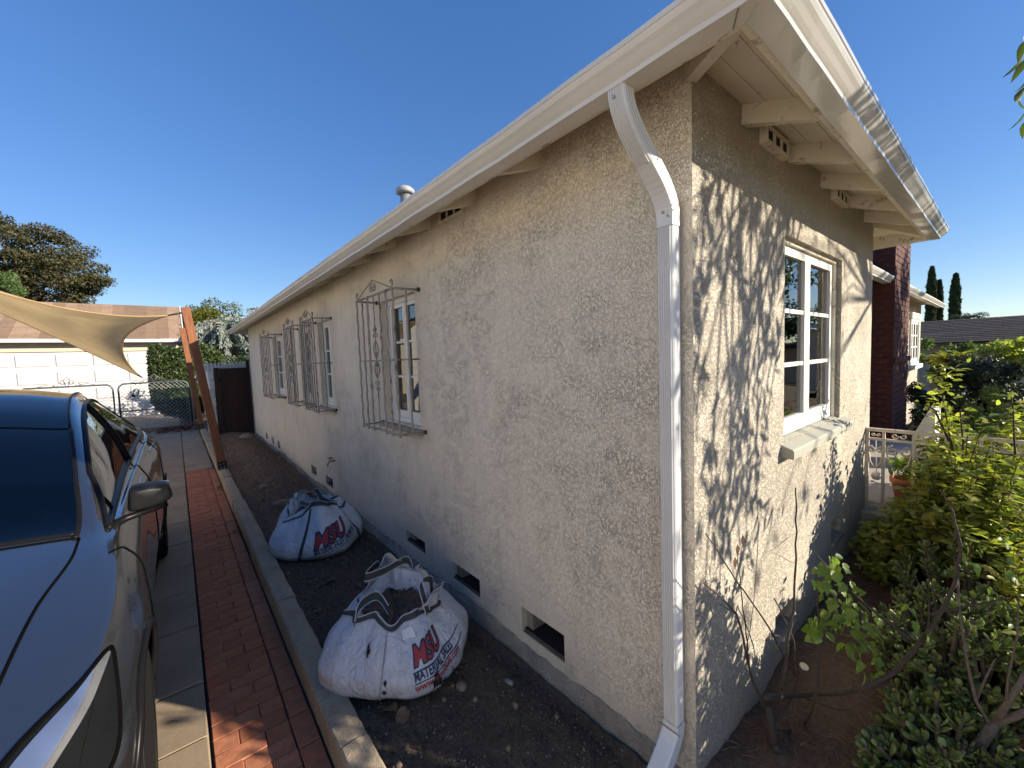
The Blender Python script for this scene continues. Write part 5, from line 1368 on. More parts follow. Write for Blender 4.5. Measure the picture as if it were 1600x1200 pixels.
# chain-link driveway gates with scrolls
def chain_gate(x0, x1, y, label, zt=1.28, zb=0.02):
    g = thing('chain_link_gate', label, 'gate', ((x0+x1)/2, y, DRV), 'chain link driveway gates')
    r = 0.05; c = []
    for (cx_, cz, a0) in ((x0+r*3, zt-r*3, math.pi), (x1-r*3, zt-r*3, math.pi/2)):
        c.append([(cx_+r*3*math.cos(a0-t*math.pi/16), y, cz+r*3*math.sin(a0-t*math.pi/16)) for t in range(9)])
    m = MB(); m.tube([(x0, y, zb)]+c[0]+c[1]+[(x1, y, zb), (x0, y, zb)], 0.021, 8); m.build('frame', MATS['gate_iron'], g)
    m = MB(); m.tube([(x0, y, (zt+zb)/2-0.1), (x1, y, (zt+zb)/2-0.1)], 0.017, 8); m.build('mid_rail', MATS['gate_iron'], g)
    m = MB(); s = 0.095; H = zt-zb; W = x1-x0
    k = -H
    while k < W:
        for sg in (1, -1):
            a0 = max(0, k); a1 = min(W, k+H)
            if a1 > a0:
                z0_, z1_ = (a0-k), (a1-k)
                pa = (x0+a0, y+0.003*sg, zb+z0_) if sg > 0 else (x1-a0, y-0.003, zb+z0_); pb = (x0+a1, y+0.003*sg, zb+z1_) if sg > 0 else (x1-a1, y-0.003, zb+z1_)
                m.tube([pa, pb], 0.0045, 3, False)
        k += s
    o = m.build('wire_mesh', MATS['galvanised'], g); o['kind'] = 'stuff'
    o = MB(); cx_ = (x0+x1)/2
    for q in (1, -1):
        o.tube([(cx_+q*a, y, zt+0.10+z) for a, z in spiral((0.06, 0), 0.075, 1.1, math.pi*0.7, -1, 20)], 0.008, 5)
        o.tube([(cx_+q*(0.10+a), y, zt+0.05+z) for a, z in spiral((0.10, 0), 0.05, 0.9, math.pi, 1, 18)], 0.007, 5)
        o.tube([(cx_+q*0.02, y, zt+0.02), (cx_+q*0.06, y, zt+0.16), (cx_, y, zt+0.24)], 0.007, 5)
        o.tube([(cx_+q*0.20, y, zt+0.03), (cx_+q*0.36, y, zt+0.06), (cx_+q*0.52, y, zt+0.01)], 0.007, 5)
    o.build('scroll_crest', MATS['gate_iron'], g)
    return g
g1 = chain_gate(-2.58, -1.13, 14.2, 'right leaf of the dark chain link gate, beside the hedge')
m = MB(); m.lathe([(0.0, -0.02), (0.04, -0.015), (0.04, 0.02), (0.0, 0.025)], (-2.30, 14.17, 0.95), 10, axis='y'); m.tube([(-2.30, 14.16, 0.99), (-2.27, 14.16, 1.10), (-2.22, 14.16, 1.13), (-2.18, 14.16, 1.05), (-2.20, 14.16, 0.98)], 0.012, 6); m.build('latch', MATS['black_metal'], g1)
chain_gate(-4.30, -2.68, 14.2, 'left leaf of the dark chain link gate, behind the car roof')
for x in (-1.06, -0.98):
    m = MB(); m.lathe([(0.026, -0.1), (0.026, 1.36), (0.03, 1.37), (0.0, 1.41)], (x, 14.2 if x < -1 else 13.6, 0), 10); tag(m.build('gate_post', MATS['galvanised']), 'galvanised round gate post ' + ('holding the chain link gate at the hedge' if x < -1 else 'between the hedge and the farther redwood post'), 'post')

# garage
GY = 20.0
gar = thing('garage', 'white garage with panelled door and tan shingle roof behind the gate', 'garage', (-4.5, GY, 0))
m = MB(); m.box(-8.2, -1.25, GY+0.12, GY+5.2, -0.15, 2.74); m.box(-8.2, -7.4, GY, GY+0.119, -0.15, 2.74); m.box(-1.9, -1.25, GY, GY+0.119, -0.15, 2.74); m.box(-7.399, -1.901, GY, GY+0.119, 2.36, 2.74)
m.build('wall', MATS['garage_cream'], gar)
gd = MB(); gd.box(-7.39, -1.91, GY+0.06, GY+0.115, -0.09, 2.355); gdo = gd.build('garage_door', MATS['garage_white'], gar)
for r in range(4):
    for c in range(6):
        x0 = -7.30+c*0.905; z0 = -0.02+r*0.60
        m = MB(); m.add([(x0+0.05, GY+0.058, z0+0.07), (x0+0.85, GY+0.058, z0+0.07), (x0+0.85, GY+0.058, z0+0.50), (x0+0.05, GY+0.058, z0+0.50),
                         (x0+0.09, GY+0.022, z0+0.11), (x0+0.81, GY+0.022, z0+0.11), (x0+0.81, GY+0.022, z0+0.46), (x0+0.09, GY+0.022, z0+0.46)],
                        [(4, 5, 6, 7), (0, 1, 5, 4), (1, 2, 6, 5), (2, 3, 7, 6), (3, 0, 4, 7)]); m.build('door_panel', MATS['garage_white'], gdo)
for r in range(1, 4): m = MB(); m.box(-7.38, -1.92, GY+0.055, GY+0.0595, -0.02+r*0.60-0.012, -0.02+r*0.60-0.002); m.build('section_joint', MATS['gutter_seam'], gdo)
m = MB(); m.box(-8.5, -1.02, GY-0.40, GY-0.36, 2.66, 2.80); m.build('fascia', MATS['garage_white'], gar)
m = MB(); m.box(-8.5, -1.02, GY-0.36, GY-0.001, 2.70, 2.73); m.build('soffit', MATS['garage_cream'], gar)
m = MB(); m.add([(-1.02, GY-0.40, 2.68), (-1.02, GY+2.6, 4.22), (-1.02, GY+2.6, 4.38), (-1.02, GY-0.40, 2.82), (-1.06, GY-0.40, 2.68), (-1.06, GY+2.6, 4.22), (-1.06, GY+2.6, 4.38), (-1.06, GY-0.40, 2.82)], [(0, 1, 2, 3), (4, 5, 6, 7), (0, 1, 5, 4), (3, 2, 6, 7), (0, 3, 7, 4)]); m.build('rake_board', MATS['garage_white'], gar)
m = MB(); m.add([(-8.5, GY-0.38, 2.76), (-1.05, GY-0.38, 2.76), (-1.05, GY+2.6, 4.32), (-8.5, GY+2.6, 4.32), (-8.5, GY+5.6, 2.76), (-1.05, GY+5.6, 2.76)], [(0, 1, 2, 3), (3, 2, 5, 4), (0, 3, 4), (1, 5, 2)]); gr = m.build('roof', MATS['shingle_tan'], gar)
nrow = 36; smesh = {}
for r in range(nrow):          # shingle courses, each row lapped over the one below, broken into strips
    t0, t1 = r/nrow, (r+1.15)/nrow; x = -8.5-rnd.random()*0.9
    while x < -1.05:
        L = rnd.uniform(0.9, 1.1); a, b = max(x, -8.5), min(x+L-0.008, -1.05); x += L
        if b-a < 0.1: continue
        f = lambda t, dz: (GY-0.41+3.0*t, 2.775+1.56*t+dz)
        (ya, za), (yb, zb) = f(t0, 0.030), f(min(1, t1), 0.004); yc, zc_ = f(t0, 0.006); j = rnd.uniform(-0.01, 0.01)
        m = MB(); m.add([(a, ya+j, za), (b, ya+j, za), (b, yb, zb), (a, yb, zb), (a, yc+j, zc_), (b, yc+j, zc_)], [(0, 1, 2, 3), (4, 5, 1, 0)]); m.build('shingle', MATS['shingle_tan'], gr, recalc=False)
m = MB(); m.box(-6.6, -6.4, GY-0.03, GY-0.002, 2.43, 2.55); m.build('lamp_box', MATS['garage_white'], gar)
# ------------------------------------------------------------------ neighbour across the driveway (beyond the left edge; mirrored in panes, its wall whitened and set close for bounce light)
nb = thing('neighbour_house', 'unseen neighbouring house beyond the left edge, white wall set close for bounce light', 'house', (-7.6, 4, 0))
m = MB(); m.box(-9.5, -4.75, -6, 12.6, -0.17, 3.0); m.build('wall', MATS['neighbour_bounce_white'], nb)
m = MB(); m.add([(-9.9, -6.4, 3.0), (-4.6, -6.4, 3.0), (-4.6, 13.0, 3.0), (-9.9, 13.0, 3.0), (-7.2, -4, 3.8), (-7.2, 10.6, 3.8)], [(0, 1, 4), (1, 2, 5, 4), (2, 3, 5), (3, 0, 4, 5), (0, 3, 2, 1)]); m.build('roof', MATS['shingle_grey'], nb)
for y in (1.5, 6.5): m = MB(); m.box(-4.749, -4.71, y, y+1.3, 1.0, 2.1); m.build('window', MATS['lamp_dark'], nb)
# ------------------------------------------------------------------ foliage tools
def frames(d, nrm):
    """rotation matrices with rows: leaf side, leaf axis d, leaf normal"""
    d = d/np.linalg.norm(d, axis=1, keepdims=True); s = np.cross(d, nrm); s /= np.linalg.norm(s, axis=1, keepdims=True)+1e-9
    n = np.cross(s, d); return np.stack([s, d, n], axis=1)
def T_diamond(w=0.5): return np.array([[0, 0, 0], [w/2, .5, .06], [0, 1, 0], [-w/2, .5, .06]]), np.array([[0, 1, 2, 3]])
def T_lance(w=0.26, droop=0.25):
    V = []
    for t, k in ((0, 0.12), (.22, .75), (.5, 1.0), (.78, .62), (1, .03)):
        z = -droop*t*t
        V += [[-w/2*k, t, z+0.06*k], [0, t, z], [w/2*k, t, z+0.06*k]]
    F = []
    for i in range(4):
        for j in range(2): F.append([i*3+j, i*3+j+1, (i+1)*3+j+1, (i+1)*3+j])
    return np.array(V), np.array(F)
def T_lobed(w=0.85):
    """broad, toothed leaf"""
    ts = np.linspace(0, 1, 8); V = []; 
    prof = [0.10, 0.62, 0.92, 1.0, 0.86, 0.66, 0.36, 0.02]
    for i, (t, k) in enumerate(zip(ts, prof)):
        k2 = k*(1.06 if i % 2 else 0.88); z = -0.30*t*t
        V += [[-w/2*k2, t-0.04*(i % 2), z+0.10*k+0.02*(i % 2)], [-w/4*k, t, z+0.04*k], [0, t, z], [w/4*k, t, z+0.04*k], [w/2*k2, t-0.04*(i % 2), z+0.10*k-0.02*(i % 2)]]
    F = [[i*5+j, i*5+j+1, (i+1)*5+j+1, (i+1)*5+j] for i in range(7) for j in range(4)]
    return np.array(V), np.array(F)
def T_jade():
    """thick obovate succulent leaf (closed)"""
    V = []; n = 8
    rings = [(0.0, 0.10, 0.05), (.25, .40, .07), (.55, .78, .085), (.80, .74, .07), (.95, .42, .045)]
    for t, k, th in rings:
        for a in range(n):
            q = 2*math.pi*a/n; V.append([0.34*k*math.cos(q), t, th*math.sin(q)+0.10*t*t])
    V.append([0, 1.02, 0.10])
    F = [[i*n+a, i*n+(a+1) % n, (i+1)*n+(a+1) % n, (i+1)*n+a] for i in range(4) for a in range(n)]
    F += [[4*n+a, 4*n+(a+1) % n, 5*n, 5*n] for a in range(n)]
    return np.array(V), np.array(F)
def cloud(T, pos, rot, size):
    V, F = T; n = len(pos)
    W = np.einsum('vk,nkj->nvj', V, rot)*size[:, None, None]+pos[:, None, :]
    return W.reshape(-1, 3), (F[None]+(np.arange(n)*len(V))[:, None, None]).reshape(-1, F.shape[1])
def cloud_mesh(name, T, pos, rot, size, smooth=False):
    V, F = cloud(T, np.asarray(pos), rot, np.asarray(size))
    return fast_mesh(name, V, F, smooth)
def rand_dirs(n, up=0.0):
    d = nr.normal(size=(n, 3)); d[:, 2] += up; return d/np.linalg.norm(d, axis=1, keepdims=True)
def screen_size(pos, size):
    v = pos-np.array(CAM); z = v @ np.array(cf); x = v @ np.array(cr); y = v @ np.array(cu)
    ok = (z > 0.15) & (np.abs(x) < z*1.27) & (np.abs(y) < z*0.96)
    return np.where(ok, size*FPX/np.maximum(z, 0.15), 0)
def leaves(parent, mat, T, pos, rot, size, n_single=0, name='leaf', mass='foliage', smooth=False):
    """the leaves that show largest become objects of their own, the rest one mass"""
    pos, size = np.asarray(pos, float), np.asarray(size, float)
    sc = screen_size(pos, size); order = np.argsort(-sc); single = [i for i in order[:n_single] if sc[i] > 9]
    if single:
        me = fast_mesh(name, T[0], T[1], smooth); me.materials.append(MATS[mat])
        for i in single:
            o = bpy.data.objects.new(name, me); COL.objects.link(o); o.parent = parent; o.matrix_parent_inverse = Matrix.Translation(-parent_loc(parent))
            R = Matrix(rot[i].T.tolist()) @ Matrix.Diagonal((size[i],)*3); M4 = R.to_4x4(); M4.translation = Vector(pos[i]); o.matrix_basis = M4
    keep = np.ones(len(pos), bool); keep[single] = False
    if keep.any():
        o = link(mass, cloud_mesh(mass, T, pos[keep], rot[keep], size[keep], smooth), MATS[mat], parent); o['kind'] = 'stuff'
def limb_tree(rng, p0, d0, length, r0, depth, spread=0.6, up=0.15, taper=0.62, nseg=5, kids=3, wob=0.12):
    """branch polylines [(pts, radii, level)]"""
    out = []
    def go(p, d, L, r, lv):
        pts = [p.copy()]; rs = [r]; dd = d.copy()
        for i in range(nseg):
            dd = (dd+Vector((rng.gauss(0, wob), rng.gauss(0, wob), rng.gauss(0, wob)+up*0.15))).normalized()
            p = p+dd*(L/nseg); pts.append(p.copy()); rs.append(r*(1-(1-taper)*(i+1)/nseg))
        out.append((pts, rs, lv))
        if lv < depth:
            for k in range(kids):
                a = rng.uniform(0, 6.283); o1 = dd.orthogonal().normalized(); o2 = dd.cross(o1)
                nd = (dd+(o1*math.cos(a)+o2*math.sin(a))*spread*rng.uniform(.6, 1.3)+Vector((0, 0, up*.4))).normalized()
                j = rng.choice([nseg, nseg, nseg-1, nseg-2]); go(pts[j], nd, L*rng.uniform(.6, .85), rs[j]*0.8, lv+1)
    go(Vector(p0), Vector(d0).normalized(), length, r0, 0); return out
def crown_points(rng, clumps, per, rad):
    """leaf positions in clumps [(centre, (rx,ry,rz))]"""
    P = []; N = []
    for c, r in clumps:
        d = nr.normal(size=(per, 3)); d /= np.linalg.norm(d, axis=1, keepdims=True)
        k = nr.uniform(0.35, 1.0, (per, 1))**0.6
        P.append(np.array(c)+d*k*np.array(r)); N.append(d)
    return np.concatenate(P), np.concatenate(N)
def far_tree(name, label, cat, base, height, crown_c, crown_r, nclump, per, leaf, mat, rng, group=None, clump_r=0.28, squash=0.8, trunk=0.2, shell=0.5):
    t_ = thing(name, label, cat, base, group)
    b = Vector(base); cc = Vector(crown_c); m = MB()
    m.tube([b, b*0.5+Vector((cc.x, cc.y, cc.z-crown_r[2]*.5))*0.5, Vector((cc.x, cc.y, cc.z))], [trunk, trunk*.75, trunk*.3], 8)
    cl = []
    for i in range(nclump):
        d = Vector((rng.gauss(0, 1), rng.gauss(0, 1), rng.gauss(0, 1))).normalized(); k = rng.uniform(shell, 1.0)
        c = cc+Vector((d.x*crown_r[0]*k, d.y*crown_r[1]*k, d.z*crown_r[2]*k)); s = rng.uniform(.7, 1.3)*clump_r
        cl.append((tuple(c), (s*crown_r[0], s*crown_r[1], s*crown_r[2]*squash)))
        if i % 3 == 0: m.tube([Vector((cc.x, cc.y, cc.z-crown_r[2]*.4)), (cc+c)/2, c], [trunk*.4, trunk*.22, trunk*.08], 5)
    m.build('trunk', MATS['tree_bark'], t_)
    P, N = crown_points(rng, cl, per, 1.0); n = len(P)
    R = frames(rand_dirs(n), N+0.6*nr.normal(size=(n, 3))); S = nr.uniform(.6, 1.3, n)*leaf
    o = link('crown', cloud_mesh('crown', T_diamond(0.6), P, R, S), MATS[mat], t_)
    return t_

# ------------------------------------------------------------------ plants on the left, behind the gate
rg = random.Random(21)
hd = thing('hedge_bush', 'clipped dense green hedge bush beside the chain link gate', 'hedge', (-1.0, 15.4, 0))
m = MB()
for k in range(7):
    a = rg.uniform(0, 6.28); m.tube([(-1.15+0.1*math.cos(a), 15.4+0.2*math.sin(a), -0.1), (-1.1+0.3*math.cos(a), 15.4+0.3*math.sin(a), 0.7), (-1.1+0.5*math.cos(a), 15.4+0.5*math.sin(a), 1.6)], [0.03, 0.022, 0.01], 6)
m.build('trunk', MATS['root_bark'], hd)
n = 34000
u = nr.uniform(-1, 1, (n, 3)); ax_ = np.argmax(np.abs(u), axis=1); k = nr.random(n) < 0.62
for i in range(3): sel = (ax_ == i) & k; u[sel, i] = np.sign(u[sel, i])*nr.uniform(0.88, 1.04, sel.sum())
u = u*(1-0.13*np.sum(np.abs(u)**6, axis=1, keepdims=True)/3)
P = u*np.array([0.92, 0.62, 1.10])+np.array([-1.08, 15.5, 1.22]); P[:, 2] += 0.08*np.sin(P[:, 0]*6)
P[:, 0] += (P[:, 2] < 0.75)*(P[:, 0] < -1.1)*0.35*(0.75-P[:, 2])
R = frames(rand_dirs(n, .3), u+0.8*nr.normal(size=(n, 3)))
link('crown', cloud_mesh('crown', T_diamond(0.55), P, R, nr.uniform(.05, .095, n)), MATS['leaf_hedge'], hd)
far_tree('broad_tree', 'large bronze-green tree rising behind the garage roof', 'tree', (-9.3, 40, -0.1), 10, (-9.3, 40, 7.5), (4.7, 4.2, 4.6), 110, 620, 0.17, 'leaf_brown', rg, clump_r=0.22, squash=0.45, trunk=0.35, shell=0.35)
far_tree('conifer_tree', 'bright green feathery tree at the left edge before the bronze tree', 'tree', (-7.6, 31, -0.1), 6, (-7.7, 31, 4.7), (1.1, 1.0, 1.9), 44, 260, 0.12, 'leaf_light', rg, trunk=0.15)
far_tree('round_tree', 'yellow-green round tree behind the blue cedar', 'tree', (0.9, 36, -0.1), 8, (0.95, 36, 3.9), (2.2, 2.0, 2.4), 60, 420, 0.15, 'leaf_yellow', rg, trunk=0.25)
far_tree('small_tree', 'thin dark treetop just above the garage ridge', 'tree', (-3.2, 44, -0.1), 6, (-3.2, 44, 4.6), (2.2, 1.5, 1.4), 14, 120, 0.18, 'leaf_dark', rg, trunk=0.15)
# weeping blue cedar: drooping sprays
cd = thing('cedar_tree', 'weeping silvery blue cedar behind the picket fence', 'tree', (0.7, 19.5, -0.1))
m = MB(); m.tube([(0.7, 19.5, -0.1), (0.6, 19.5, 1.6), (0.4, 19.5, 2.9), (0.9, 19.4, 3.5)], [0.16, 0.13, 0.09, 0.05], 8)
P = []; Dn = []
for k in range(150):
    a = rg.uniform(0, 6.283); r0 = rg.uniform(0.1, 0.6); zz = rg.uniform(1.5, 3.55); L = rg.uniform(0.8, 1.7)
    p = Vector((0.35+r0*math.cos(a), 19.5+r0*math.sin(a), zz)); d = Vector((math.cos(a), math.sin(a), 0.45)); pts = [p.copy()]
    for i in range(7): d = (d+Vector((0, 0, -0.30))).normalized(); p = p+d*(L/7); pts.append(p.copy())
    m.tube(pts, [0.018-0.002*i for i in range(8)], 4, False)
    for i in range(7):
        for q in range(24):
            t = rg.random(); c = pts[i]+(pts[i+1]-pts[i])*t; P.append((c.x+rg.gauss(0, .035), c.y+rg.gauss(0, .035), c.z+rg.gauss(0, .035))); e_ = pts[i+1]-pts[i]; Dn.append((e_.x+rg.gauss(0, .08), e_.y+rg.gauss(0, .08), e_.z-0.12+rg.gauss(0, .06)))
m.build('trunk', MATS['tree_bark'], cd)
P = np.array(P); n = len(P); R = frames(np.array(Dn), nr.normal(size=(n, 3)))
link('crown', cloud_mesh('crown', T_diamond(0.34), P, R, nr.uniform(.08, .17, n)), MATS['leaf_blue'], cd)
far_tree('cedar_tree', 'sparse blue-green treetop just left of the far gutter end', 'tree', (3.3, 26, -0.1), 6, (2.3, 26, 3.55), (2.0, 1.3, 1.35), 22, 130, 0.15, 'leaf_blue', rg, trunk=0.12)
far_tree('dark_shrub', 'dark shrub filling the gap behind the wooden gate', 'shrub', (0.0, 16.8, -0.1), 2, (0.1, 16.8, 1.2), (1.1, 0.7, 1.2), 22, 200, 0.08, 'leaf_hedge', rg, trunk=0.05)

# ------------------------------------------------------------------ planting in front of the house
rg = random.Random(5)
# jade plants: stems with rosettes of thick leaves
def jade(cx, cy, rx, ry, h, nros, label, nsingle, seed):
    q = random.Random(seed); t_ = thing('jade_plant', label, 'succulent', (cx, cy, 0.05), 'jade plants along the front wall')
    m = MB(); P = []; D = []; N = []; S = []
    for k in range(nros):
        a = q.uniform(0, 6.283); rr = math.sqrt(q.random()); x, y = cx+rx*rr*math.cos(a), cy+ry*rr*math.sin(a)
        z = z_bed(x, y)+h*(1-0.55*rr*rr)*q.uniform(.55, 1.08)
        root = Vector((cx+rx*rr*.35*math.cos(a), cy+ry*rr*.35*math.sin(a), 0.02)); tip = Vector((x, y, z)); mid = (root*0.55+tip*0.45)+Vector((q.gauss(0, .02), q.gauss(0, .02), -0.02))
        m.tube([root, mid, tip], [0.014, 0.010, 0.006], 6, False)
        ax_ = (tip-mid).normalized(); o1 = ax_.orthogonal().normalized(); o2 = ax_.cross(o1)
        for i in range(q.randrange(8, 13)):
            b = i*2.4+q.uniform(-.3, .3); lv = i/12; out = o1*math.cos(b)+o2*math.sin(b)
            d = (out*(1.0-0.75*lv)+ax_*(0.25+0.9*lv)).normalized(); P.append(tip-ax_*(0.055*(1-lv))+out*0.006); D.append(d); N.append((ax_-d*ax_.dot(d)+out*-0.05)); S.append(q.uniform(.032, .056)*(1.0-0.35*lv))
    m.build('stems', MATS['root_bark'], t_)
    P = np.array([tuple(p) for p in P]); R = frames(np.array([tuple(p) for p in D]), np.array([tuple(p) for p in N])+1e-4)
    leaves(t_, 'leaf_jade', T_jade(), P, R, np.array(S), nsingle, smooth=True)
jade(0.60, -0.60, 0.40, 0.24, 0.27, 170, 'dark green jade plant nearest the camera at the bottom right', 300, 1)
jade(1.15, -0.60, 0.46, 0.30, 0.46, 200, 'jade plant in the middle of the bed with yellow-tipped leaves', 240, 2)
jade(1.85, -0.62, 0.55, 0.34, 0.52, 170, 'farthest jade plant below the leafy shrub by the railing', 120, 3)

# bare twiggy shrub growing at the wall foot
bs = thing('bare_shrub', 'nearly bare shrub with thin upright stems against the sunlit wall', 'shrub', (0.36, -0.15, 0.0))
def PX(x, y, Y):
    if x <= 1262: return at_y(x, y, Y)
    v = pix_ray(x, y); return CAM+v*((1.86+(x-1262)*0.00075)/math.hypot(v.x, v.y))
stems = [
    ([(1208, 1170, -.13), (1200, 1120, -.12), (1172, 1050, -.10), (1150, 960, -.09), (1100, 912, -.07)], .011, .004),
    ([(1172, 1050, -.10), (1166, 990, -.09), (1155, 900, -.08), (1152, 860, -.07)], .005, .002),
    ([(1244, 1060, -.13), (1200, 980, -.12), (1140, 890, -.10), (1103, 834, -.09)], .006, .003),
    ([(1210, 1130, -.14), (1240, 1080, -.14), (1243, 1020, -.13), (1232, 980, -.12), (1210, 935, -.11)], .010, .004),
    ([(1222, 1080, -.14), (1232, 1000, -.13), (1241, 940, -.13), (1244, 830, -.12), (1243, 762, -.12)], .011, .004),
    ([(1215, 1145, -.15), (1250, 1135, -.16), (1272, 1100, -.17), (1280, 1000, -.17), (1277, 920, -.17)], .012, .004),
    ([(1195, 1090, -.13), (1260, 1085, -.17), (1330, 1080, -.23), (1395, 1050, -.28), (1440, 1000, -.31), (1480, 940, -.34), (1500, 870, -.36), (1497, 840, -.36)], .016, .008),
    ([(1497, 840, -.36), (1488, 800, -.36), (1468, 765, -.36)], .008, .003),
    ([(1424, 1000, -.31), (1360, 950, -.28), (1310, 905, -.25), (1275, 865, -.22)], .009, .003),
    ([(1450, 985, -.31), (1450, 940, -.31), (1432, 905, -.30)], .006, .002),
    ([(1452, 960, -.32), (1520, 945, -.40), (1580, 935, -.46)], .007, .004),
    ([(1260, 1090, -.17), (1320, 1110, -.24), (1370, 1075, -.28), (1400, 1068, -.31)], .006, .003),
    ([(1232, 840, -.12), (1205, 860, -.12)], .002, .001), ([(1240, 880, -.12), (1205, 862, -.11)], .0018, .001), ([(1150, 960, -.09), (1120, 940, -.08), (1108, 925, -.08)], .003, .0015)]
for pts, r0, r1 in stems:
    w = [PX(*p) for p in pts]; Q = []
    for i in range(len(w)-1):
        p0, p1, p2, p3 = (w[max(0, min(len(w)-1, j))] for j in (i-1, i, i+1, i+2))
        for k in range(5):
            t = k/5; Q.append(0.5*((2*p1)+(-p0+p2)*t+(2*p0-5*p1+4*p2-p3)*t*t+(-p0+3*p1-3*p2+p3)*t**3)+Vector((rg.gauss(0, .0016), rg.gauss(0, .0016), 0)))
    Q.append(w[-1]); m = MB(); m.tube(Q, [r0*0.62+(r1-r0)*0.62*i/(len(Q)-1) for i in range(len(Q))], 7); m.build('stem', MATS['twig_bark'], bs)
m = MB(); m.tube([PX(1208, 1175, -.14), PX(1206, 1140, -.135), PX(1200, 1105, -.13)], [.021, .018, .012], 9); m.tube([PX(1210, 1165, -.15), PX(1228, 1185, -.17), PX(1250, 1205, -.19)], [.017, .015, .013], 9); m.build('stump', MATS['twig_bark'], bs)
m = MB(); m.lathe([(0.0, 0.0), (0.016, 0.001), (0.017, 0.004), (0, 0.006)], PX(1256, 1042, -.17), 10, axis='x'); m.build('cut_end', MATS['curtain'], bs)
# the toothed broad leaves on its right side
spots = [(1298, 893), (1310, 896), (1322, 930), (1305, 950), (1318, 965), (1295, 972), (1335, 940), (1348, 972), (1330, 1012), (1345, 1020), (1360, 1030), (1282, 965), (1275, 990), (1288, 900), (1290, 880), (1300, 900), (1278, 905), (1318, 885), (1335, 920), (1306, 935), (1325, 950), (1340, 960), (1290, 960), (1272, 975), (1285, 990), (1300, 985), (1312, 975), (1330, 985), (1345, 1000), (1355, 985), (1362, 1010), (1340, 1030), (1352, 1040), (1365, 1045), (1320, 1005), (1375, 960), (1425, 965), (1440, 985), (1510, 855), (1530, 880), (1545, 930), (1560, 860), (1580, 900), (1525, 850), (1300, 870), (1325, 905), (1310, 915), (1296, 925), (1284, 940), (1262, 985), (1350, 955), (1365, 975), (1415, 950), (1590, 840), (1570, 950), (1555, 990)]
P = []; D = []; N = []; S = []
for x, y in spots:
    for k in range(3 if x < 1400 else 2):
        yy = -.2
        p = CAM+(PX(max(1263, x+rg.gauss(0, 7)), y+rg.gauss(0, 7), yy)-CAM)*rg.uniform(.96, 1.06); P.append(tuple(p)); D.append((rg.gauss(0, .6), rg.gauss(-.3, .5), rg.gauss(-.65, .45))); N.append((rg.gauss(0, .5), rg.gauss(-.9, .4), rg.gauss(.6, .4))); S.append(rg.uniform(.028, .052))
leaves(bs, 'leaf_broad', T_lobed(), P, frames(np.array(D), np.array(N)), S, 120, smooth=True)
dl = MB()
for x, y, a in ((1152, 850, .4), (1160, 835, 1.2), (1148, 870, 2.0)):
    p = PX(x, y, -.07); dl.add([p, p+Vector((.010, -.006, -.018)), p+Vector((.004, 0, -.052)), p+Vector((-.005, .004, -.02))], [(0, 1, 2), (0, 2, 3)])
dl.build('withered_leaf', MATS['dry_leaf'], bs)
# thick pale roots and trunk at the lower right
rt = thing('old_trunk', 'short gnarled grey trunk with forked branches at the bottom right corner', 'trunk', (0.75, -0.80, 0))
for pts, r0, r1 in (([(1500, 1215, -.62), (1530, 1165, -.64), (1555, 1130, -.66)], .030, .020), ([(1555, 1130, -.66), (1585, 1120, -.69), (1620, 1105, -.73)], .018, .014), ([(1555, 1130, -.66), (1580, 1090, -.68), (1605, 1050, -.71)], .015, .010), ([(1548, 1135, -.66), (1525, 1095, -.62), (1512, 1040, -.58), (1500, 960, -.52), (1496, 900, -.50)], .009, .004), ([(1525, 1095, -.62), (1540, 1060, -.62), (1555, 1030, -.62)], .006, .003), ([(1570, 1128, -.67), (1575, 1060, -.66), (1590, 990, -.66), (1592, 930, -.66)], .006, .003)):
    w = [PX(*p) for p in pts]; m = MB(); m.tube(w, [(r0+(r1-r0)*i/(len(w)-1))*0.68 for i in range(len(w))], 9); m.build('branch', MATS['root_bark'], rt)

# leafy shrubs of many small leaves by the railing
def shrub(label, name, cx, cy, rx, ry, z0, z1, nst, per, leaf, mat, T, nsingle, seed, group=None, up=0.4):
    q = random.Random(seed); t_ = thing(name, label, 'shrub', (cx, cy, z0), group); m = MB(); P = []; D = []
    for k in range(nst):
        a = q.uniform(0, 6.283); rr = math.sqrt(q.random()); x, y = cx+rx*rr*math.cos(a), cy+ry*rr*math.sin(a)
        h = z0+(z1-z0)*(1-0.5*rr*rr)*q.choice([q.uniform(.5, .95), q.uniform(.65, 1.0), q.uniform(.8, 1.14)])
        b = Vector((cx+rx*.3*rr*math.cos(a), cy+ry*.3*rr*math.sin(a), z0)); tip = Vector((x, y, h)); pts = [b, b*.6+tip*.4+Vector((q.gauss(0, .03), q.gauss(0, .03), 0)), b*.25+tip*.75+Vector((q.gauss(0, .02), q.gauss(0, .02), .03)), tip]
        m.tube(pts, [.006, .005, .0035, .0015], 5, False)
        for i in range(per):
            s = q.uniform(.25, 1.0)*3; j = min(2, int(s)); c = pts[j]+(pts[j+1]-pts[j])*(s-j); b2_ = q.uniform(0, 6.283)
            P.append((c.x+q.gauss(0, .012), c.y+q.gauss(0, .012), c.z+q.gauss(0, .012))); D.append((math.cos(b2_), math.sin(b2_), q.uniform(-.3, .7)))
    m.build('stems', MATS['twig_bark'], t_)
    P = np.array(P); D = np.array(D); n = len(P); N = nr.normal(0, .45, (n, 3)); N[:, 2] += 1.0
    leaves(t_, mat, T, P, frames(D, N), np.array([q.choice([q.uniform(.35, .8), q.uniform(.7, 1.2), q.uniform(1.0, 1.55)])*leaf for _ in range(n)]), nsingle)
LN = T_lance(.5, .25)
shrub('bright leafy shrub with narrow leaves in front of the porch railing', 'leafy_shrub', 2.15, -0.56, 0.48, 0.32, 0.1, 1.08, 200, 46, .050, 'leaf_small', LN, 260, 3)
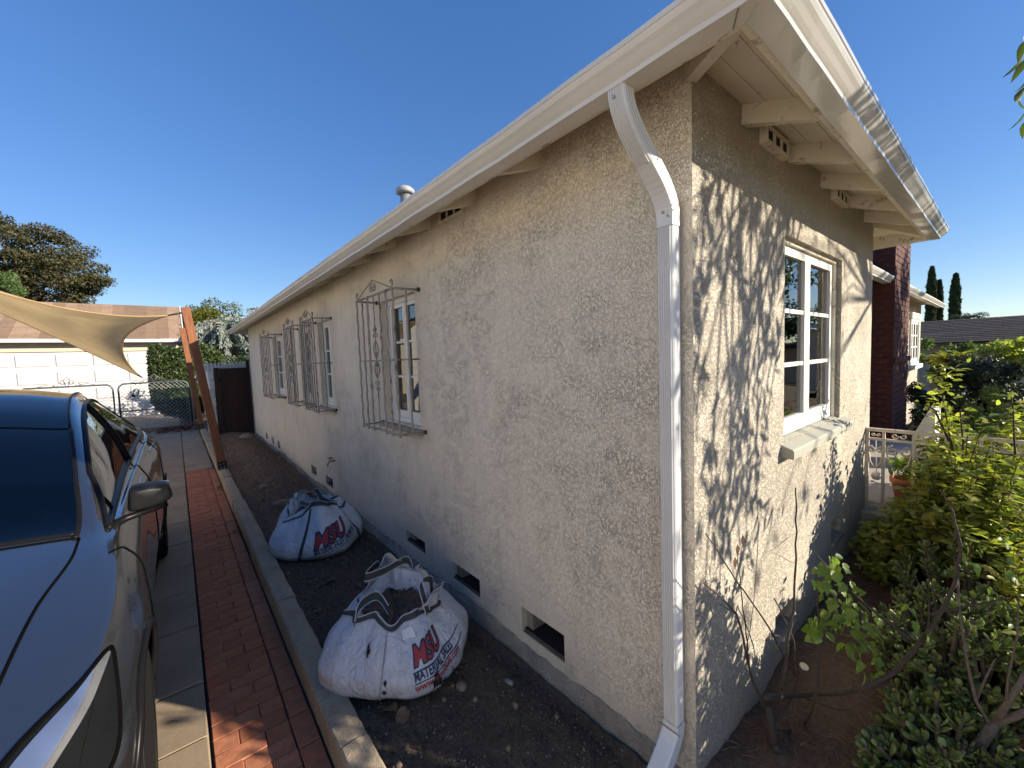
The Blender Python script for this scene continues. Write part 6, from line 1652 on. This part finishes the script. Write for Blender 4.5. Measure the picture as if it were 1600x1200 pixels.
shrub('dense low shrub with small leaves below the porch slab', 'low_shrub', 2.15, -0.22, 0.36, 0.15, 0.08, 0.50, 70, 40, .042, 'leaf_small', LN, 100, 4)
shrub('tall leafy shrub right of the stair wall at the picture edge', 'leafy_shrub', 2.95, -0.74, 0.62, 0.30, 0.1, 1.10, 200, 46, .058, 'leaf_small', LN, 150, 6)
shrub('leafy vine climbing over the railing beyond its first scrolls', 'railing_vine', 2.78, -0.48, 0.14, 0.26, 0.3, 1.06, 80, 34, .052, 'leaf_small', LN, 80, 17)
shrub('shrub with long glossy leaves behind the railing top', 'glossy_shrub', 3.6, -0.55, 0.40, 0.30, 0.1, 1.05, 36, 16, .11, 'leaf_broad', T_lance(.42, .3), 120, 7)
shrub('low mixed greenery under the jade plants at the right edge', 'low_shrub', 1.55, -0.80, 0.6, 0.16, 0.08, 0.72, 80, 30, .048, 'leaf_small', LN, 60, 8)
# single tall wispy plant
ts = thing('tall_plant', 'single tall leafy stem standing above the shrubs in front of the dark bush', 'plant', (2.2, -0.60, 0.1))
P = []; D = []
q = random.Random(9)
for top, pts in ((1, [(1500, 760, -.52), (1488, 700, -.50), (1478, 650, -.49), (1470, 600, -.48), (1474, 582, -.48)]), (0, [(1500, 760, -.52), (1505, 690, -.53), (1500, 640, -.52)]), (0, [(1488, 700, -.50), (1460, 640, -.47), (1445, 632, -.46)]), (1, [(1590, 760, -.66), (1585, 690, -.66), (1583, 640, -.66), (1580, 620, -.66)])):
    w = [CAM+(PX(*p)-CAM)*1.75 for p in pts]; m = MB(); m.tube(w, [.006-.001*i for i in range(len(w))], 6); m.build('stem', MATS['twig_bark'], ts)
    for i in range(len(w)-1):
        for k in range(48 if top and pts[0][0] < 1550 else 14):
            c = w[i]+(w[i+1]-w[i])*q.random(); s = .04 if i else .02; P.append((c.x+q.gauss(0, s), c.y+q.gauss(0, s), c.z+q.gauss(0, s))); D.append((q.gauss(0, 1), q.gauss(0, 1), q.gauss(.2, .5)))
P = np.array(P); n = len(P); N = nr.normal(0, .5, (n, 3)); N[:, 2] += 1
leaves(ts, 'leaf_small', T_lance(.5, .25), P, frames(np.array(D), N), nr.uniform(.03, .058, n), 200)
# plant in the pot
P = nr.normal(0, .05, (120, 3))+np.array([3.05, -0.20, 0.62]); n = 120
leaves(pot, 'leaf_broad', T_lance(.45, .3), P, frames(rand_dirs(n, .5), rand_dirs(n, 1)), nr.uniform(.04, .08, n), 0)
# weed by the near bag
wd = thing('weed', 'small green weed growing in the dark soil right of the near bag', 'weed', (-0.38, 1.08, 0.0))
P = []; D = []
for k in range(26): a = rg.uniform(0, 6.283); r = rg.uniform(0, .09); P.append((-0.37+r*math.cos(a), 1.16+r*math.sin(a), .01+.03*rg.random())); D.append((math.cos(a), math.sin(a), .7))
leaves(wd, 'leaf_broad', T_lance(.6, .2), P, frames(np.array(D), nr.normal(0, .3, (26, 3))+np.array([0, 0, 1])), nr.uniform(.022, .045, 26), 26)
# small weeds in the kerb joint
for x, y, lab in ((-0.985, 6.3, 'green weed tuft in the joint between bricks and kerb near the post'), (-0.985, 4.35, 'smaller weed tuft in the brick and kerb joint beside the far bag')):
    w_ = thing('weed', lab, 'weed', (x, y, DRV)); n = 30; a = nr.uniform(0, 6.283, n); P = np.stack([x+.03*np.cos(a), y+.08*np.sin(a), np.full(n, DRV+.005)], 1)
    leaves(w_, 'leaf_broad', T_lance(.25, .3), P, frames(np.stack([np.cos(a), np.sin(a), np.full(n, .8)], 1), nr.normal(0, .3, (n, 3))+np.array([0, 0, 1])), nr.uniform(.03, .07, n), 0)

# ------------------------------------------------------------------ the tree before the house: shades the front wall, its leaves hang in at the upper right
ft = thing('front_tree', 'slender tree before the house with drooping pointed leaves at the upper right edge', 'tree', (5.3, -2.9, 0))
q = random.Random(14); m = MB()
m.tube([(5.3, -2.9, -0.1), (5.28, -2.9, 1.4), (5.2, -2.85, 2.7), (4.9, -2.75, 3.3)], [.085, .075, .06, .045], 9); m.tube([(4.9, -2.75, 3.3), (3.8, -2.55, 3.6), (2.6, -2.35, 3.7), (1.9, -2.1, 3.5)], [.045, .035, .022, .010], 7); m.build('trunk', MATS['tree_bark'], ft)
P = []; D = []; m = MB()
ends = []
def wall_to_tree(x, z, t): return Vector((x+.75*t, -t, z+.45*t))
for k in range(36):
    x = q.uniform(-0.15, 1.0); z = q.uniform(1.05, 2.35)
    if x > 0.85 and z < 1.9: z = q.uniform(1.9, 2.4)
    ends.append(wall_to_tree(x, z, q.uniform(1.35, 2.4)))
for k in range(8): ends.append(wall_to_tree(q.uniform(-.1, .6), q.uniform(.75, 1.1), q.uniform(1.4, 2.2)))
for k in range(26): ends.append(Vector((4.6+q.gauss(0, .7), -4.2+q.gauss(0, .6), 4.2+q.gauss(0, .7))))
for e_ in ends:
    root = Vector((2.7+q.uniform(-.6, .6), -2.37, 3.65)) if e_.x < 3.6 else Vector((4.9, -2.75, 3.2)); mid = (root+e_)/2+Vector((q.gauss(0, .1), q.gauss(0, .1), .18)); pts = [root, mid, e_, e_+Vector((q.gauss(0, .12), q.gauss(0, .12), -.14))]
    m.tube(pts, [.016, .009, .005, .002], 5, False)
    for i in range(15):
        s = q.uniform(1.25, 3.0); j = min(2, int(s)); c = pts[j]+(pts[j+1]-pts[j])*(s-j); P.append((c.x+q.gauss(0, .035), c.y+q.gauss(0, .035), c.z+q.gauss(0, .03))); D.append((q.gauss(0, .45), q.gauss(0, .45), -1+q.gauss(0, .35)))
m.build('branches', MATS['tree_bark'], ft)
# leaves that hang into the picture at the right edge
edge = 0
for x, y in ((1592, 78), (1596, 105), (1590, 100), (1599, 60), (1592, 150), (1586, 160), (1597, 135), (1592, 188), (1597, 200), (1600, 172)):
    p = CAM+pix_ray(x+9, y-14).normalized()*4.6; P.append(tuple(p)); D.append((-.35+q.gauss(0, .15), .25+q.gauss(0, .1), -.9)); edge += 1
P = np.array(P); n = len(P)
leaves(ft, 'leaf_tree', T_lance(.30, .3), P, frames(np.array(D), nr.normal(size=(n, 3))), np.concatenate([nr.uniform(.07, .125, n-edge), np.full(edge, .13)]), 12)
# low planting before the wall that throws the lower leaf shadows
shrub('round leafy bush in the front bed below the slender tree', 'front_bush', 1.02, -1.30, 0.48, 0.22, 0.0, 1.36, 100, 40, .055, 'leaf_broad', T_lance(.6, .25), 0, 31)

# ------------------------------------------------------------------ beyond the house on the right
rg = random.Random(77)
far_tree('dark_bush', 'large dark evergreen bush beyond the stair wall', 'bush', (8.6, -0.2, -0.1), 2, (9.2, -0.32, 0.72), (1.5, 0.55, 0.74), 46, 420, 0.060, 'leaf_dark', rg, clump_r=.3, trunk=.06, shell=.4)
far_tree('low_bush', 'paler small-leaved bush in front of the dark evergreen bush', 'bush', (6.9, -0.45, -0.1), 1, (6.9, -0.50, 0.45), (0.8, 0.30, 0.50), 22, 330, 0.042, 'leaf_small', rg, clump_r=.32, trunk=.03, shell=.4)
far_tree('green_bush', 'light green bush against the far corner of the house', 'bush', (12.6, 0.35, -0.1), 1.6, (12.6, 0.30, 1.15), (0.6, 0.45, 0.62), 18, 260, 0.07, 'leaf_light', rg, clump_r=.34, trunk=.04, shell=.4)
far_tree('corner_bush', 'dark glossy bush at the foot of the wall beyond the chimney', 'bush', (7.9, 0.25, -0.1), 1, (7.9, 0.16, 0.52), (0.55, 0.22, 0.45), 16, 260, 0.045, 'leaf_dark', rg, clump_r=.34, trunk=.03, shell=.4)
far_tree('flowering_tree', 'glossy green tree overhanging the block wall at the right edge', 'tree', (14.2, -1.1, -0.1), 2, (14.0, -0.95, 1.30), (1.5, 0.75, 0.40), 30, 260, 0.085, 'leaf_small', rg, clump_r=.3, trunk=.06, shell=.4)
br = thing('yellow_plant', 'spiky yellow-green plant above the dark bush before the dark roof', 'plant', (10.6, 0.05, 0.5))
P = []; D = []
for k in range(150):
    a = rg.uniform(0, 6.283); e_ = rg.uniform(.15, 1.3); P.append((10.6+rg.gauss(0, .10), 0.06+rg.gauss(0, .09), 1.22+rg.gauss(0, .05))); D.append((math.cos(a), math.sin(a), e_))
m = MB(); m.tube([(10.6, .06, 0), (10.6, .06, 1.25)], .03, 6); m.build('stem', MATS['twig_bark'], br)
leaves(br, 'leaf_bromeliad', T_lance(.22, .35), P, frames(np.array(D), nr.normal(0, .3, (150, 3))+np.array([0, 0, 1])), nr.uniform(.2, .34, 150), 60)
# block wall
bwall = thing('block_wall', 'pale concrete block wall at the right edge behind the shrubs', 'wall', (13, -1.0, 0))
for r in range(6):
    for c in range(8):
        y0 = -2.6+c*0.405+(0.2 if r % 2 else 0); z0 = -0.15+r*0.195
        m = MB(); m.box(15.6, 15.8, y0, y0+0.395, z0, z0+0.185); m.build('block', MATS['block_face'], bwall)
m = MB(); m.box(15.62, 15.78, -2.6, 0.78, -0.16, 1.015); m.build('mortar', MATS['curb_concrete'], bwall)
m = MB(); m.box(15.56, 15.84, -2.65, 0.85, 1.022, 1.07); m.build('coping', MATS['terracotta'], bwall)
# neighbouring house with dark shingle roof
nh = thing('dark_roofed_house', 'neighbouring house with a dark shingle roof and white eave at the right', 'house', (24, 1, 0))
m = MB(); m.box(20.0, 29, -6, 5.5, -0.15, 1.62); m.build('wall', MATS['garage_cream'], nh)
def rp(u, v): return Vector((19.3+4.9*v, -7+13.2*u, 1.58+0.95*v))
m = MB(); m.add([(19.3, -7, 1.56), (19.3, 6.2, 1.56), (24.2, 2.2, 2.50), (24.2, -2.2, 2.50), (29, -7, 1.56), (29, 6.2, 1.56)], [(0, 1, 2, 3), (1, 5, 2), (0, 3, 4), (3, 2, 5, 4)]); rf = m.build('roof', MATS['shingle_dark'], nh)
for r in range(14):
    v = r/14; y0, y1 = -7+4.8*v, 6.2-4.0*v; x = 19.3+4.9*v; z = 1.575+0.94*v; y = y0
    while y < y1:
        L = rg.uniform(.8, 1.2); b = min(y+L-.01, y1)
        if -2.2 < y < 2.6:
            m = MB(); m.add([(x-.02, y, z+.025), (x-.02, b, z+.025), (x+.37, b, z+.083), (x+.37, y, z+.083), (x-.02, y, z), (x-.02, b, z)], [(0, 1, 2, 3), (4, 5, 1, 0)]); m.build('shingle', MATS['shingle_dark'], rf, recalc=False)
        y += L
nearroof = thing('white_eave_house', 'low house with a sloping white eave board at the right edge', 'house', (17.5, -2, 0))
m = MB(); m.add([(16.4, 0.20, 1.18), (16.4, -4.0, 2.35), (16.4, -4.0, 2.47), (16.4, 0.20, 1.30), (16.5, 0.20, 1.18), (16.5, -4.0, 2.35), (16.5, -4.0, 2.47), (16.5, 0.20, 1.30)], [(0, 1, 2, 3), (4, 5, 6, 7), (0, 1, 5, 4), (3, 2, 6, 7), (0, 3, 7, 4), (1, 2, 6, 5)]); m.build('eave_board', MATS['garage_white'], nearroof)
m = MB(); m.add([(16.45, 0.2, 1.31), (16.45, -4.0, 2.48), (19.2, -4.0, 2.48), (19.2, .2, 1.31)], [(0, 1, 2, 3)]); m.build('roof', MATS['shingle_dark'], nearroof)
m = MB(); m.add([(16.8, 0.0, -.15), (16.8, -4.0, -.15), (16.8, -4.0, 2.3), (16.8, 0.0, 1.17)], [(0, 1, 2, 3)]); m.add([(16.8, 0.0, -.15), (19.1, 0.0, -.15), (19.1, 0.0, 1.17), (16.8, 0.0, 1.17)], [(0, 1, 2, 3)]); m.build('wall', MATS['garage_cream'], nearroof)
fb = thing('pale_building', 'pale flat-roofed building far off behind the dark roof', 'building', (60, -1, 0))
m = MB(); m.box(60, 75, -0.95, 1.25, -0.15, 3.42); m.build('wall', MATS['wall_white'], fb); m = MB(); m.box(59.9, 75, -1.0, 1.3, 3.422, 3.58); m.build('parapet', MATS['wall_white'], fb)
m = MB(); m.box(61, 63, -1.5, -0.96, 2.2, 2.9); m.build('roof_unit', MATS['wall_white'], fb)
# cypresses and palm
def cypress(px, ytop, ybot, wpx, dist, label, seed):
    q = random.Random(seed); v = pix_ray(px, 560); v = v/math.hypot(v.x, v.y); base = CAM+v*dist
    dep = (base-CAM).dot(cf)*0.66; ztop = CAM.z+(pix_ray(px, ytop)/math.hypot(*pix_ray(px, ytop)[:2])*dist).z; w = wpx*dep/FPX/2
    t_ = thing('cypress_tree', label, 'cypress', (base.x, base.y, -0.1), 'slim cypress trees'); H = ztop+0.1
    m = MB(); m.tube([(base.x, base.y, -.1), (base.x, base.y, H*.9)], [.2, .05], 7); m.build('trunk', MATS['tree_bark'], t_)
    n = 14000; t = nr.random(n)**.9; a = nr.uniform(0, 6.283, n); prof = np.minimum(1, (1-t)*5)**.55*(0.80+.35*(1-t))
    rr = w*prof*(1+.13*np.sin(a*5+t*40)+.10*np.sin(t*90+a*3))*nr.uniform(.75, 1.06, n)
    P = np.stack([base.x+rr*np.cos(a), base.y+rr*np.sin(a), H*t], 1); D = np.stack([np.cos(a)*.4, np.sin(a)*.4, np.ones(n)], 1)+nr.normal(0, .25, (n, 3))
    link('crown', cloud_mesh('crown', T_diamond(.45), P, frames(D, np.stack([np.cos(a), np.sin(a), np.zeros(n)], 1)+nr.normal(0, .3, (n, 3))), nr.uniform(.10, .22, n)*dist/45), MATS['leaf_cypress'], t_)
cypress(1452, 421, 515, 15, 45, 'tallest slim cypress, nearest the house eave', 1)
cypress(1464, 442, 505, 12, 46, 'shorter slim cypress touching the tallest one on its right', 2)
cypress(1489, 432, 503, 16, 42, 'cypress standing apart on the right of the pair', 3)
pv = pix_ray(1512, 492); pv = pv/math.hypot(pv.x, pv.y); pc = CAM+pv*40
pm = thing('palm_tree', 'small palm crown beside the cypress above the dark roof', 'palm', (pc.x, pc.y, -0.1))
m = MB(); m.tube([(pc.x, pc.y, -.1), (pc.x, pc.y, pc.z-.2)], [.16, .13], 8); m.build('trunk', MATS['tree_bark'], pm)
P = []; D = []
for k in range(26):
    a = rg.uniform(0, 6.283); d = Vector((math.cos(a), math.sin(a), rg.uniform(.1, 1.2))).normalized(); p = Vector((pc.x, pc.y, pc.z-.2))
    for i in range(12):
        p = p+d*.075; d = (d+Vector((0, 0, -.10))).normalized()
        for s in (1, -1): e_ = d.cross(Vector((0, 0, 1))).normalized()*s; P.append(tuple(p)); D.append(tuple(d*.7+e_-Vector((0, 0, .25))))
n = len(P); link('crown', cloud_mesh('crown', T_lance(.16, .3), np.array(P), frames(np.array(D), np.tile([0, 0, 1.], (n, 1))+nr.normal(0, .1, (n, 3))), nr.uniform(.15, .28, n)), MATS['leaf_palm'], pm)
# street trees in front (outside the frame, mirrored in the window panes and the paint; the nearest moved to shade the chimney)
for k, (x, y, r, lab) in enumerate(((10.4, -4.6, 1.7, 'unseen street tree nearest the house, moved to shade the chimney'), (20, -6.5, 2.6, 'street tree along the front pavement farther right'), (-9, -11.5, 2.4, 'street tree behind the camera across the driveway'))):
    far_tree('street_tree', lab, 'tree', (x, y, -0.1), 5, (x, y, 3.4), (r, r, 1.9), 40, 170, .16, 'leaf_tree', rg, 'street trees', trunk=.16)
